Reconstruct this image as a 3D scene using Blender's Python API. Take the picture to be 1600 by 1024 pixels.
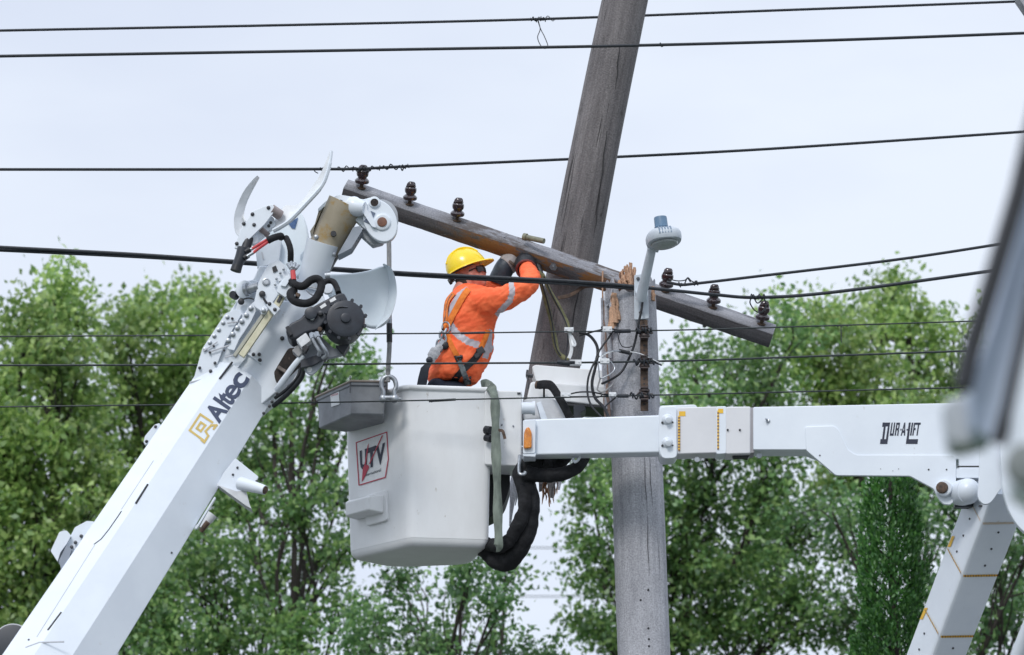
import bpy, bmesh, math, random
import numpy as np
from mathutils import Vector, Matrix, noise
from mathutils.bvhtree import BVHTree
random.seed(7); rng = np.random.default_rng(7)
R = math.radians
for o in list(bpy.data.objects): bpy.data.objects.remove(o)
scene = bpy.context.scene
COL = scene.collection
# ------------------------------------------------------------------ camera, sky, sun, exposure
PITCH = R(14.5); FOCAL = 128.0; CAMZ = 1.7
cam_d = bpy.data.cameras.new("camera"); cam = bpy.data.objects.new("camera", cam_d); COL.objects.link(cam)
cam.location = (0, 0, CAMZ); cam.rotation_euler = (R(90) + PITCH, 0, 0)
cam_d.lens = FOCAL; cam_d.sensor_width = 36; cam_d.sensor_fit = 'HORIZONTAL'
cam_d.clip_start = 0.3; cam_d.clip_end = 3000
cam_d.dof.use_dof = True; cam_d.dof.focus_distance = 25.7; cam_d.dof.aperture_fstop = 2.8
scene.camera = cam
SUN_EL, SUN_AZ = R(40), R(200)      # compass-like: sun behind and to the left of the camera
w = bpy.data.worlds.new("World"); scene.world = w; w.use_nodes = True
nt = w.node_tree; nt.nodes.clear()
def N(nt, t, **k):
    n = nt.nodes.new(t)
    for a, b in k.items(): setattr(n, a, b)
    return n
out = N(nt, 'ShaderNodeOutputWorld'); mixs = N(nt, 'ShaderNodeMixShader')
b1 = N(nt, 'ShaderNodeBackground'); b2 = N(nt, 'ShaderNodeBackground')
sky = N(nt, 'ShaderNodeTexSky', sky_type='NISHITA', sun_disc=False, sun_elevation=SUN_EL, sun_rotation=SUN_AZ)
nt.links.new(sky.outputs[0], b1.inputs[0]); b1.inputs[1].default_value = 0.12
tc = N(nt, 'ShaderNodeTexCoord'); mp = N(nt, 'ShaderNodeMapping'); mp.inputs['Scale'].default_value = (2.2, 2.2, 6.5)
mp.inputs['Rotation'].default_value = (0.12, 0.1, 0.3)
nz = N(nt, 'ShaderNodeTexNoise'); nz.inputs['Scale'].default_value = 2.3; nz.inputs['Detail'].default_value = 5; nz.inputs['Roughness'].default_value = 0.5
rp = N(nt, 'ShaderNodeValToRGB')
rp.color_ramp.elements[0].position = 0.34; rp.color_ramp.elements[0].color = (0.66, 0.72, 0.85, 1)
rp.color_ramp.elements[1].position = 0.66; rp.color_ramp.elements[1].color = (0.775, 0.835, 0.935, 1)
nt.links.new(tc.outputs['Generated'], mp.inputs[0]); nt.links.new(mp.outputs[0], nz.inputs[0]); nt.links.new(nz.outputs[0], rp.inputs[0])
sep = N(nt, 'ShaderNodeSeparateXYZ'); nt.links.new(tc.outputs['Generated'], sep.inputs[0])
mr = N(nt, 'ShaderNodeMapRange'); mr.inputs[1].default_value = 0.36; mr.inputs[2].default_value = 1.0
mr.inputs[3].default_value = 1.0; mr.inputs[4].default_value = 1.75
nt.links.new(sep.outputs[2], mr.inputs[0]); nt.links.new(rp.outputs[0], b2.inputs[0]); nt.links.new(mr.outputs[0], b2.inputs[1])
mixs.inputs[0].default_value = 0.93
nt.links.new(b1.outputs[0], mixs.inputs[1]); nt.links.new(b2.outputs[0], mixs.inputs[2]); nt.links.new(mixs.outputs[0], out.inputs[0])
sl = bpy.data.lights.new("sun", 'SUN'); sun = bpy.data.objects.new("sun", sl); COL.objects.link(sun)
sl.energy = 1.4; sl.angle = R(14); sl.color = (1.0, 0.97, 0.93)
sd = Vector((math.sin(SUN_AZ) * math.cos(SUN_EL), math.cos(SUN_AZ) * math.cos(SUN_EL), math.sin(SUN_EL)))
sun.rotation_euler = (-sd).to_track_quat('-Z', 'Y').to_euler()
vs = scene.view_settings; vs.view_transform = 'Standard'; vs.look = 'None'; vs.gamma = 1; vs.exposure = 0.17
# ------------------------------------------------------------------ helpers
FPX = 1600 * FOCAL / 36; CP, SP = math.cos(PITCH), math.sin(PITCH)
CAM = Vector((0, 0, CAMZ))
def ray(px, py):
    dx, dy = (px - 800) / FPX, (512 - py) / FPX
    return Vector((dx, CP - dy * SP, SP + dy * CP))
def P(px, py, Y):
    d = ray(px, py); return CAM + d * (Y / d.y)
def RP(px, py, pt, n):
    d = ray(px, py); return CAM + d * ((pt - CAM).dot(n) / d.dot(n))
def M(px, Y=25.0): return px * Y / CP / FPX
def bern(a, b, t): return a + (b - a) * t

def setp(o, label=None, cat=None, group=None, kind=None):
    for k, v in (('label', label), ('category', cat), ('group', group), ('kind', kind)):
        if v: o[k] = v
    return o
def thing(name, loc, label, cat, group=None):
    o = bpy.data.objects.new(name, None); COL.objects.link(o); o.location = loc; o.empty_display_size = 0.2
    return setp(o, label, cat, group)
def wpos(o):
    p = Vector((0, 0, 0))
    while o: p += o.location; o = o.parent
    return p
class MB:
    def __init__(s): s.v = []; s.f = []; s.m = []
    def add(s, vs, fs, mi=0):
        n = len(s.v); s.v += [Vector(v) for v in vs]; s.f += [[i + n for i in f] for f in fs]; s.m += [mi] * len(fs); return s
    def plate(s, pts, th, mi=0):            # pts: world points of the front outline, th: thickness vector
        th = Vector(th) if not isinstance(th, (int, float)) else Vector((0, th, 0))
        n = len(pts); back = [p + th for p in pts]
        nrm = sum(((pts[i]-pts[0]).cross(pts[(i+1) % n]-pts[0]) for i in range(n)), Vector())
        fr = list(range(n)); 
        if nrm.dot(th) > 0: fr = fr[::-1]
        fs = [fr] + [[i + n for i in fr[::-1]]]
        for k in range(n):
            a, b = fr[k], fr[(k + 1) % n]; fs.append([b, a, a + n, b + n])
        return s.add(pts + back, fs, mi)
    def pplate(s, px, Y, th, mi=0):         # outline in photo units at depth Y (number or function)
        f = Y if callable(Y) else (lambda x, y: Y)
        return s.plate([P(x, y, f(x, y)) for x, y in px], th, mi)
    def box(s, c, ax, mi=0):                # centre, three half-axis vectors
        a, b, d = ax; c = Vector(c)
        vs = [c + a*i + b*j + d*k for i in (-1, 1) for j in (-1, 1) for k in (-1, 1)]
        fs = [[0,1,3,2],[4,6,7,5],[0,4,5,1],[2,3,7,6],[0,2,6,4],[1,5,7,3]]
        if a.cross(b).dot(d) < 0: fs = [f[::-1] for f in fs]
        return s.add(vs, fs, mi)
    def tube(s, pts, r, sides=10, cap=True, mi=0, flat=None):
        pts = [Vector(p) for p in pts]; n = len(pts)
        rs = r if isinstance(r, (list, tuple)) else [r] * n
        up = None; rings = []
        for i in range(n):
            t = (pts[min(i+1, n-1)] - pts[max(i-1, 0)])
            t = t.normalized() if t.length > 1e-9 else Vector((0, 0, 1))
            if up is None:
                up = Vector((0, 1, 0)) if abs(t.y) < 0.9 else Vector((0, 0, 1))
            u = (up - t * up.dot(t)).normalized(); v = t.cross(u); up = u
            k = flat if flat else 1.0
            rings.append([pts[i] + (u * math.cos(a) * rs[i] * k + v * math.sin(a) * rs[i]) for a in [2*math.pi*j/sides for j in range(sides)]])
        vs = [p for g in rings for p in g]; fs = []
        for i in range(n - 1):
            for j in range(sides):
                a, b = i*sides + j, i*sides + (j+1) % sides
                fs.append([a, b, b + sides, a + sides])
        if cap: fs += [list(range(sides))[::-1], [(n-1)*sides + j for j in range(sides)]]
        return s.add(vs, fs, mi)
    def lathe(s, p0, ax, prof, sides=24, mi=0):   # prof: (distance along axis, radius)
        p0 = Vector(p0); ax = Vector(ax).normalized()
        return s.tubeprof([p0 + ax * d for d, r in prof], [max(r, 1e-5) for d, r in prof], ax, sides, mi)
    def tubeprof(s, pts, rs, ax, sides, mi):
        u = ax.orthogonal().normalized(); v = ax.cross(u); n = len(pts)
        vs = [pts[i] + (u*math.cos(2*math.pi*j/sides) + v*math.sin(2*math.pi*j/sides)) * rs[i] for i in range(n) for j in range(sides)]
        fs = [[i*sides+j, i*sides+(j+1) % sides, (i+1)*sides+(j+1) % sides, (i+1)*sides+j] for i in range(n-1) for j in range(sides)]
        fs += [list(range(sides))[::-1], [(n-1)*sides + j for j in range(sides)]]
        return s.add(vs, fs, mi)
    def loft(s, rings, cap=True, mi=0):
        n = len(rings[0]); k = len(rings); vs = [p for g in rings for p in g]
        fs = [[i*n+j, i*n+(j+1) % n, (i+1)*n+(j+1) % n, (i+1)*n+j] for i in range(k-1) for j in range(n)]
        if cap: fs += [list(range(n))[::-1], [(k-1)*n + j for j in range(n)]]
        return s.add(vs, fs, mi)
    def sphere(s, c, rx, ry=None, rz=None, seg=16, rot=None, mi=0):
        ry = ry or rx; rz = rz or rx; c = Vector(c); vs = []; fs = []; h = seg // 2
        for i in range(h + 1):
            th = math.pi * i / h
            for j in range(seg):
                a = 2*math.pi*j/seg
                p = Vector((rx*math.sin(th)*math.cos(a), ry*math.sin(th)*math.sin(a), rz*math.cos(th)))
                if rot: p = rot @ p
                vs.append(c + p)
        for i in range(h):
            for j in range(seg):
                fs.append([i*seg+j, (i+1)*seg+j, (i+1)*seg+(j+1) % seg, i*seg+(j+1) % seg])
        return s.add(vs, fs, mi)
    def build(s, name, mats, parent=None, bevel=0, smooth=True, ang=35, fixn=True, label=None):
        pw = wpos(parent) if parent else Vector((0, 0, 0))
        off = pw
        if parent is None:
            xs = [v for v in s.v]; lo = Vector((sum(v.x for v in xs)/len(xs), sum(v.y for v in xs)/len(xs), min(v.z for v in xs))); off = lo
        me = bpy.data.meshes.new(name); me.from_pydata([v - off for v in s.v], [], s.f)
        if not isinstance(mats, (list, tuple)): mats = [mats]
        for m in mats: me.materials.append(m)
        if len(mats) > 1: me.polygons.foreach_set('material_index', s.m)
        if fixn:
            bm = bmesh.new(); bm.from_mesh(me); bmesh.ops.recalc_face_normals(bm, faces=bm.faces); bm.to_mesh(me); bm.free()
        if smooth:
            me.polygons.foreach_set('use_smooth', [True] * len(me.polygons)); me.set_sharp_from_angle(angle=R(ang))
        me.update()
        o = bpy.data.objects.new(name, me); COL.objects.link(o)
        if parent: o.parent = parent
        else: o.location = off
        if bevel:
            b = o.modifiers.new('bevel', 'BEVEL'); b.width = bevel; b.segments = 3; b.limit_method = 'ANGLE'; b.angle_limit = R(40); b.harden_normals = True
        if label: o['label'] = label
        return o
def catmull(pts, k=8):
    pts = [Vector(p) for p in pts]
    if len(pts) < 3: return [pts[0].lerp(pts[1], i/k) for i in range(k+1)]
    q = [pts[0]*2 - pts[1]] + pts + [pts[-1]*2 - pts[-2]]; out = []
    for i in range(1, len(q) - 2):
        a, b, c, d = q[i-1], q[i], q[i+1], q[i+2]
        for j in range(k):
            t = j / k
            out.append(0.5*((2*b) + (c-a)*t + (2*a-5*b+4*c-d)*t*t + (3*b-a-3*c+d)*t**3))
    out.append(pts[-1]); return out
def PP(l, Y=None):
    return [P(*p) if len(p) == 3 else P(p[0], p[1], Y) for p in l]
def chaikin(pts, it=2, closed=True, r=0.25):
    for _ in range(it):
        o = []
        for i in range(len(pts)):
            a, b = pts[i], pts[(i+1) % len(pts)]
            o += [a.lerp(b, r), a.lerp(b, 1-r)]
        pts = o
    return pts
def circ(cx, cy, r, n=24, a0=0): return [(cx + r*math.cos(a0+2*math.pi*i/n), cy + r*math.sin(a0+2*math.pi*i/n)) for i in range(n)]
def rpoly(pts, r=4, n=3):               # 2D polygon with rounded corners
    out = []
    for i in range(len(pts)):
        p = Vector(pts[i]); a = Vector(pts[i-1]); b = Vector(pts[(i+1) % len(pts)])
        da, db = a - p, b - p; la, lb = min(r, da.length*.45), min(r, db.length*.45)
        pa, pb = p + da.normalized()*la, p + db.normalized()*lb
        for k in range(n + 1):
            t = k / n; q = pa*(1-t)**2 + p*2*t*(1-t) + pb*t*t; out.append((q.x, q.y))
    return out
# ------------------------------------------------------------------ materials
def mat(name): 
    m = bpy.data.materials.new(name); m.use_nodes = True; nt = m.node_tree; nt.nodes.clear()
    o = N(nt, 'ShaderNodeOutputMaterial'); b = N(nt, 'ShaderNodeBsdfPrincipled'); nt.links.new(b.outputs[0], o.inputs[0])
    return m, nt, b, o
def pm(name, c1, c2=None, rough=0.5, scale=6, stretch=(1, 1, 1), bump=0, bscale=60, metal=0, detail=5, lo=0.35, hi=0.65, spots=None, coat=0, rvar=0.1):
    m, nt, b, o = mat(name)
    c2 = c2 or tuple(x*0.85 for x in c1)
    tc = N(nt, 'ShaderNodeTexCoord'); mp = N(nt, 'ShaderNodeMapping'); mp.inputs['Scale'].default_value = stretch
    nz = N(nt, 'ShaderNodeTexNoise'); nz.inputs['Scale'].default_value = scale; nz.inputs['Detail'].default_value = detail; nz.inputs['Roughness'].default_value = 0.6
    rp = N(nt, 'ShaderNodeValToRGB'); e = rp.color_ramp.elements
    e[0].position = lo; e[1].position = hi; e[0].color = (*c2, 1); e[1].color = (*c1, 1)
    L = nt.links.new
    L(tc.outputs['Object'], mp.inputs[0]); L(mp.outputs[0], nz.inputs[0]); L(nz.outputs[0], rp.inputs[0])
    colr = rp.outputs[0]
    if spots:      # (colour, scale, threshold)
        n2 = N(nt, 'ShaderNodeTexNoise'); n2.inputs['Scale'].default_value = spots[1]; n2.inputs['Detail'].default_value = 8; n2.inputs['Roughness'].default_value = .7
        mp2 = N(nt, 'ShaderNodeMapping'); mp2.inputs['Scale'].default_value = spots[3] if len(spots) > 3 else stretch
        L(tc.outputs['Object'], mp2.inputs[0]); L(mp2.outputs[0], n2.inputs[0])
        mr = N(nt, 'ShaderNodeMapRange'); mr.inputs[1].default_value = spots[2]; mr.inputs[2].default_value = spots[2] + .09; L(n2.outputs[0], mr.inputs[0])
        mx = N(nt, 'ShaderNodeMix', data_type='RGBA'); L(mr.outputs[0], mx.inputs[0]); L(colr, mx.inputs[6]); mx.inputs[7].default_value = (*spots[0], 1)
        colr = mx.outputs[2]
    L(colr, b.inputs['Base Color'])
    mr = N(nt, 'ShaderNodeMapRange'); mr.inputs[3].default_value = min(1, rough + rvar); mr.inputs[4].default_value = max(0.05, rough - rvar)
    L(nz.outputs[0], mr.inputs[0]); L(mr.outputs[0], b.inputs['Roughness'])
    b.inputs['Metallic'].default_value = metal
    if coat: b.inputs['Coat Weight'].default_value = coat; b.inputs['Coat Roughness'].default_value = .15
    if bump:
        n3 = N(nt, 'ShaderNodeTexNoise'); n3.inputs['Scale'].default_value = bscale; n3.inputs['Detail'].default_value = 4
        L(mp.outputs[0], n3.inputs[0]); bp = N(nt, 'ShaderNodeBump'); bp.inputs['Strength'].default_value = bump; bp.inputs['Distance'].default_value = 0.01
        L(n3.outputs[0], bp.inputs['Height']); L(bp.outputs[0], b.inputs['Normal'])
    return m
PAINT = pm('white_paint', (0.72, 0.77, 0.83), (0.67, 0.72, 0.785), .38, 3, spots=((.52, .51, .49), 20, .655, (1, 1, .5)), bump=.02, bscale=90, coat=.2)
PAINT2 = pm('white_paint_worn', (0.66, 0.68, 0.71), (0.52, 0.53, 0.55), .5, 9, spots=((.25, .21, .18), 18, .63, (1, 1, .5)), bump=.06)
GEL = pm('fiberglass_shell', (0.78, 0.795, 0.81), (0.70, 0.71, 0.72), .42, 3.2, (1, 1, .45), spots=((.45, .42, .38), 15, .645, (1.2, 1.2, .7)), bump=.07, bscale=14)
GELU = pm('worn_fiberglass', (0.60, 0.60, 0.59), (0.46, 0.45, 0.44), .6, 9, spots=((.25, .23, .2), 14, .6), bump=.1, bscale=30)
GUARD = pm('pale_guard_plastic', (0.72, 0.79, 0.84), (0.66, 0.73, 0.78), .4, 4)
TRAYM = pm('grey_tray_plastic', (0.27, 0.285, 0.31), (0.20, 0.21, 0.23), .55, 7, bump=.05)
TAN = pm('tan_fiberglass', (0.38, 0.33, 0.25), (0.29, 0.25, 0.18), .55, 5, spots=((.33, .22, .08), 7, .56), bump=.05)
YFG = pm('yellowed_fiberglass', (0.66, 0.63, 0.47), (0.55, 0.52, 0.36), .45, 20)
BLACK = pm('black_rubber', (0.016, 0.018, 0.024), (0.008, 0.009, 0.012), .5, 20, bump=.1, bscale=80)
BLKM = pm('black_motor_paint', (0.030, 0.036, 0.048), (0.018, 0.02, 0.028), .42, 14, bump=.05, spots=((.12, .09, .07), 30, .68))
SLEEVE = pm('black_hose_sleeve', (0.010, 0.011, 0.014), (0.004, 0.004, 0.006), .85, 18, bump=.8, bscale=35)
STEEL = pm('galvanised_steel', (0.42, 0.45, 0.48), (0.28, 0.30, 0.33), .42, 30, metal=.8, bump=.05)
DSTEEL = pm('dark_steel', (0.10, 0.105, 0.115), (0.05, 0.05, 0.055), .5, 25, metal=.6, spots=((.14, .06, .03), 20, .62))
RUST = pm('rusty_steel', (0.12, 0.075, 0.05), (0.05, 0.035, 0.028), .75, 40, bump=.3)
CAV = pm('dark_cavity', (0.035, 0.024, 0.02), (0.012, 0.01, 0.01), .8, 25, spots=((.22, .16, .13), 14, .6))
RED = pm('red_hose', (0.55, 0.06, 0.06), (0.45, 0.04, 0.05), .5, 20)
NAVY = pm('navy_decal', (0.045, 0.06, 0.115), (0.035, 0.05, 0.095), .5, 20)
NAVYD = pm('dark_navy_decal', (0.008, 0.015, 0.04), (0.006, 0.01, 0.03), .5, 20)
GOLD = pm('gold_decal', (0.62, 0.45, 0.13), (0.55, 0.40, 0.12), .5, 20)
DRED = pm('red_decal', (0.50, 0.03, 0.07), (0.42, 0.03, 0.06), .5, 20)
BLUE = pm('blue_decal', (0.05, 0.12, 0.27), (0.03, 0.08, 0.2), .5, 60)
WHITE = pm('white_label', (0.78, 0.79, 0.80), (0.70, 0.71, 0.72), .5, 30)
YEL = pm('yellow_decal', (0.80, 0.48, 0.03), (0.72, 0.42, 0.03), .5, 20)
BRN = pm('brown_dash', (0.18, 0.08, 0.03), None, .6, 20)
AMBER = pm('amber_lens', (0.75, 0.26, 0.01), (0.5, 0.14, 0.0), .15, 60, bump=.4, bscale=120, coat=.6)
WIREM = pm('weathered_wire', (0.022, 0.028, 0.036), (0.012, 0.014, 0.02), .55, 40)
WIREG = pm('bare_wire', (0.04, 0.05, 0.05), (0.02, 0.025, 0.028), .5, 40, metal=.3)
INSUL = pm('brown_porcelain', (0.030, 0.009, 0.012), (0.014, 0.006, 0.009), .12, 20, coat=.8)
ROPE = pm('grey_rope', (0.30, 0.30, 0.30), (0.20, 0.20, 0.21), .8, 60, (1, 1, .3), bump=.6, bscale=120)
STRAPG = pm('green_webbing', (.20, .235, .20), (.085, .105, .09), .85, 14, (1, 1, .35), bump=1.0, bscale=30, spots=((.34, .35, .31), 12, .60))
OLIVE = pm('olive_webbing', (0.20, 0.20, 0.10), (0.12, 0.12, 0.06), .8, 30, bump=.3)
LAMPW = pm('light_grey_casting', (0.52, 0.57, 0.62), (0.46, 0.50, 0.55), .35, 12)
LAMPD = pm('lamp_slot', (0.20, 0.27, 0.36), (0.16, 0.22, 0.3), .5, 12)
LENS = pm('lamp_lens', (0.42, 0.45, 0.46), (0.33, 0.36, 0.37), .2, 60, bump=.3)
PCELL = pm('blue_grey_plastic', (0.12, 0.21, 0.32), (0.10, 0.17, 0.26), .45, 12)
WPLAST = pm('white_plastic', (0.7, 0.72, 0.74), (0.6, 0.61, 0.63), .4, 30)
def wood(name, a, b, crack, fresh=None, grain=22, pat=None, cs=.60, along=.35):
    m, nt, bs, o = mat(name); L = nt.links.new
    tc = N(nt, 'ShaderNodeTexCoord')
    def nzz(sc, st, det=8, ro=.65):
        mp = N(nt, 'ShaderNodeMapping'); mp.inputs['Scale'].default_value = st; L(tc.outputs['Object'], mp.inputs[0])
        n = N(nt, 'ShaderNodeTexNoise'); n.inputs['Scale'].default_value = sc; n.inputs['Detail'].default_value = det; n.inputs['Roughness'].default_value = ro
        L(mp.outputs[0], n.inputs[0]); return n.outputs[0]
    g = nzz(grain, (1, 1, along * .12)); g2 = nzz(3, (1, 1, .5)); g3 = nzz(grain*2.8, (1, 1, .03), 3, .5); g4 = nzz(90, (1, 1, 1), 3)
    rp = N(nt, 'ShaderNodeValToRGB'); e = rp.color_ramp.elements; e[0].position = .3; e[1].position = .7; e[0].color = (*b, 1); e[1].color = (*a, 1); L(g, rp.inputs[0])
    mr = N(nt, 'ShaderNodeMapRange'); mr.inputs[1].default_value = cs; mr.inputs[2].default_value = cs + .06; L(g3, mr.inputs[0])
    mx = N(nt, 'ShaderNodeMix', data_type='RGBA'); L(mr.outputs[0], mx.inputs[0]); L(rp.outputs[0], mx.inputs[6]); mx.inputs[7].default_value = (*crack, 1)
    hs = N(nt, 'ShaderNodeHueSaturation'); L(mx.outputs[2], hs.inputs['Color']); mr2 = N(nt, 'ShaderNodeMapRange'); mr2.inputs[1].default_value = .3; mr2.inputs[2].default_value = .7
    mr2.inputs[3].default_value = .75; mr2.inputs[4].default_value = 1.2; L(g2, mr2.inputs[0]); L(mr2.outputs[0], hs.inputs['Value'])
    hs2 = N(nt, 'ShaderNodeHueSaturation'); L(hs.outputs[0], hs2.inputs['Color']); mr4 = N(nt, 'ShaderNodeMapRange'); mr4.inputs[1].default_value = .3; mr4.inputs[2].default_value = .7
    mr4.inputs[3].default_value = .72; mr4.inputs[4].default_value = 1.28; L(g4, mr4.inputs[0]); L(mr4.outputs[0], hs2.inputs['Value'])
    col = hs2.outputs[0]
    if pat:   # coloured patches: list of (colour, noise scale, threshold)
        for c, sc, th, *zr in pat:
            q = nzz(sc, (1, 1, .35), 6, .7); mr3 = N(nt, 'ShaderNodeMapRange'); mr3.inputs[1].default_value = th; mr3.inputs[2].default_value = th + .07; L(q, mr3.inputs[0])
            fac = mr3.outputs[0]
            if zr:
                sp = N(nt, 'ShaderNodeSeparateXYZ'); L(tc.outputs['Object'], sp.inputs[0])
                for e0, e1 in ((zr[0]-.25, zr[0]+.1), (zr[1]+.2, zr[1]-.1)):
                    ma = N(nt, 'ShaderNodeMapRange'); ma.inputs[1].default_value = e0; ma.inputs[2].default_value = e1; L(sp.outputs[2], ma.inputs[0])
                    mu = N(nt, 'ShaderNodeMath', operation='MULTIPLY'); L(fac, mu.inputs[0]); L(ma.outputs[0], mu.inputs[1]); fac = mu.outputs[0]
            mm = N(nt, 'ShaderNodeMix', data_type='RGBA'); L(fac, mm.inputs[0]); L(col, mm.inputs[6]); mm.inputs[7].default_value = (*c, 1); col = mm.outputs[2]
    L(col, bs.inputs['Base Color']); bs.inputs['Roughness'].default_value = .9
    ad = N(nt, 'ShaderNodeMath', operation='SUBTRACT'); L(g, ad.inputs[0]); L(mr.outputs[0], ad.inputs[1])
    ad2 = N(nt, 'ShaderNodeMath', operation='ADD'); L(ad.outputs[0], ad2.inputs[0]); L(g4, ad2.inputs[1])
    bp = N(nt, 'ShaderNodeBump'); bp.inputs['Strength'].default_value = .7; bp.inputs['Distance'].default_value = .008; L(ad2.outputs[0], bp.inputs['Height']); L(bp.outputs[0], bs.inputs['Normal'])
    return m
WGREY = wood('weathered_grey_wood', (.45, .455, .49), (.30, .305, .335), (.13, .13, .14), cs=.70)
WBROWN = wood('dark_brown_wood', (.25, .232, .235), (.125, .115, .12), (.04, .036, .038), cs=.64, pat=[((.17, .10, .04), 3, .70, 2.4, 3.4), ((.055, .05, .05), 11, .63), ((.30, .285, .29), 14, .67)])
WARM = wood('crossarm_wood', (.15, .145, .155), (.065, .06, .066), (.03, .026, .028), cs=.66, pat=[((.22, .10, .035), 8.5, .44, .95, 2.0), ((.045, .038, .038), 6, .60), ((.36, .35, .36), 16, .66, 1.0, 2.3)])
WARMC = wood('crossarm_lit_grey_wood', (.34, .345, .375), (.20, .20, .22), (.05, .047, .05), cs=.68, pat=[((.11, .095, .09), 8, .47, .9, 2.2), ((.42, .41, .42), 18, .60, 1.1, 2.3)])
FRESH = wood('fresh_split_wood', (.60, .38, .25), (.34, .19, .12), (.16, .08, .05), cs=.60)
TORN = wood('torn_brown_wood', (.33, .24, .20), (.20, .13, .11), (.08, .05, .04), cs=.60)
BARK = pm('bark', (.045, .037, .032), (.022, .018, .016), .9, 8, (1, 1, .3), bump=.5)
def leafm(name, c1, c2, c3, tr=.4):
    m, nt, b, o = mat(name); L = nt.links.new; nt.nodes.remove(b)
    g = N(nt, 'ShaderNodeNewGeometry'); rp = N(nt, 'ShaderNodeValToRGB'); e = rp.color_ramp.elements
    e[0].position = 0; e[1].position = 1; e[0].color = (*c1, 1); e[1].color = (*c3, 1); n = e.new(.55); n.color = (*c2, 1)
    L(g.outputs['Random Per Island'], rp.inputs[0])
    hs = N(nt, 'ShaderNodeHueSaturation'); tcn = N(nt, 'ShaderNodeTexCoord'); nz = N(nt, 'ShaderNodeTexNoise'); nz.inputs['Scale'].default_value = .9; L(tcn.outputs['Object'], nz.inputs[0])
    mr = N(nt, 'ShaderNodeMapRange'); mr.inputs[1].default_value = .35; mr.inputs[2].default_value = .65; mr.inputs[3].default_value = .7; mr.inputs[4].default_value = 1.25
    L(nz.outputs[0], mr.inputs[0]); L(mr.outputs[0], hs.inputs['Value']); L(rp.outputs[0], hs.inputs['Color'])
    d = N(nt, 'ShaderNodeBsdfDiffuse'); t = N(nt, 'ShaderNodeBsdfTranslucent'); gl = N(nt, 'ShaderNodeBsdfGlossy'); gl.inputs['Roughness'].default_value = .45
    gl.inputs[0].default_value = (.8, .85, .9, 1)
    L(hs.outputs[0], d.inputs[0]); L(hs.outputs[0], t.inputs[0])
    mx = N(nt, 'ShaderNodeMixShader'); mx.inputs[0].default_value = tr; L(d.outputs[0], mx.inputs[1]); L(t.outputs[0], mx.inputs[2])
    m2 = N(nt, 'ShaderNodeMixShader'); m2.inputs[0].default_value = .05; L(mx.outputs[0], m2.inputs[1]); L(gl.outputs[0], m2.inputs[2]); L(m2.outputs[0], o.inputs[0])
    return m
LEAF1 = leafm('bright_leaves', (.14, .26, .07), (.28, .43, .11), (.54, .68, .23), .5)
LEAF2 = leafm('mid_leaves', (.085, .18, .06), (.17, .32, .095), (.38, .55, .18), .5)
LEAF3 = leafm('deep_leaves', (.07, .155, .06), (.135, .27, .09), (.30, .47, .17), .48)
CEDAR = leafm('cedar_sprays', (.022, .09, .015), (.055, .185, .03), (.13, .31, .06), .35)
# ------------------------------------------------------------------ the setting: ground and trees
g = MB(); n = 24
ext = 600
g.add([(x*ext/n*2 - ext, y*ext/n*2 - 100, 0) for y in range(n+1) for x in range(n+1)],
      [[y*(n+1)+x, y*(n+1)+x+1, (y+1)*(n+1)+x+1, (y+1)*(n+1)+x] for y in range(n) for x in range(n)])
GRASS = pm('mown_grass', (.05, .085, .025), (.03, .055, .018), .95, .6, detail=10, bump=.5, bscale=30)
ASPH = pm('worn_asphalt', (.13, .13, .13), (.10, .10, .10), .9, 3, detail=10, bump=.4, bscale=80)
o = g.build('ground', GRASS, smooth=False); o['kind'] = 'structure'
r_ = MB(); r_.box((0, 22, .012), (Vector((300, 0, 0)), Vector((0, 9, 0)), Vector((0, 0, .008)))); o = r_.build('road', ASPH, smooth=False); o['kind'] = 'structure'

def leaf_mesh(name, C, D, Nn, ln, wd, material, parent):
    """C centres, D directions, Nn normals (k,3); one folded kite per leaf"""
    k = len(C); W = np.cross(Nn, D); W /= np.linalg.norm(W, axis=1)[:, None] + 1e-9
    ln = ln[:, None]; wd = wd[:, None]
    v = np.empty((k, 4, 3)); v[:, 0] = C - D*ln*.5; v[:, 1] = C + W*wd*.5 - Nn*wd*.15 - D*ln*.05; v[:, 2] = C + D*ln*.5; v[:, 3] = C - W*wd*.5 - Nn*wd*.15 - D*ln*.05
    v = v.reshape(-1, 3) - np.array(wpos(parent))
    me = bpy.data.meshes.new(name); me.vertices.add(4*k); me.vertices.foreach_set('co', v.ravel())
    me.loops.add(4*k); me.loops.foreach_set('vertex_index', np.arange(4*k, dtype=np.int32))
    me.polygons.add(k); me.polygons.foreach_set('loop_start', np.arange(0, 4*k, 4, dtype=np.int32))
    me.update(calc_edges=True); me.validate(); me.materials.append(material)
    o = bpy.data.objects.new(name, me); COL.objects.link(o); o.parent = parent; return o
def unit(a): return a / (np.linalg.norm(a, axis=-1)[..., None] + 1e-9)
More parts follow.
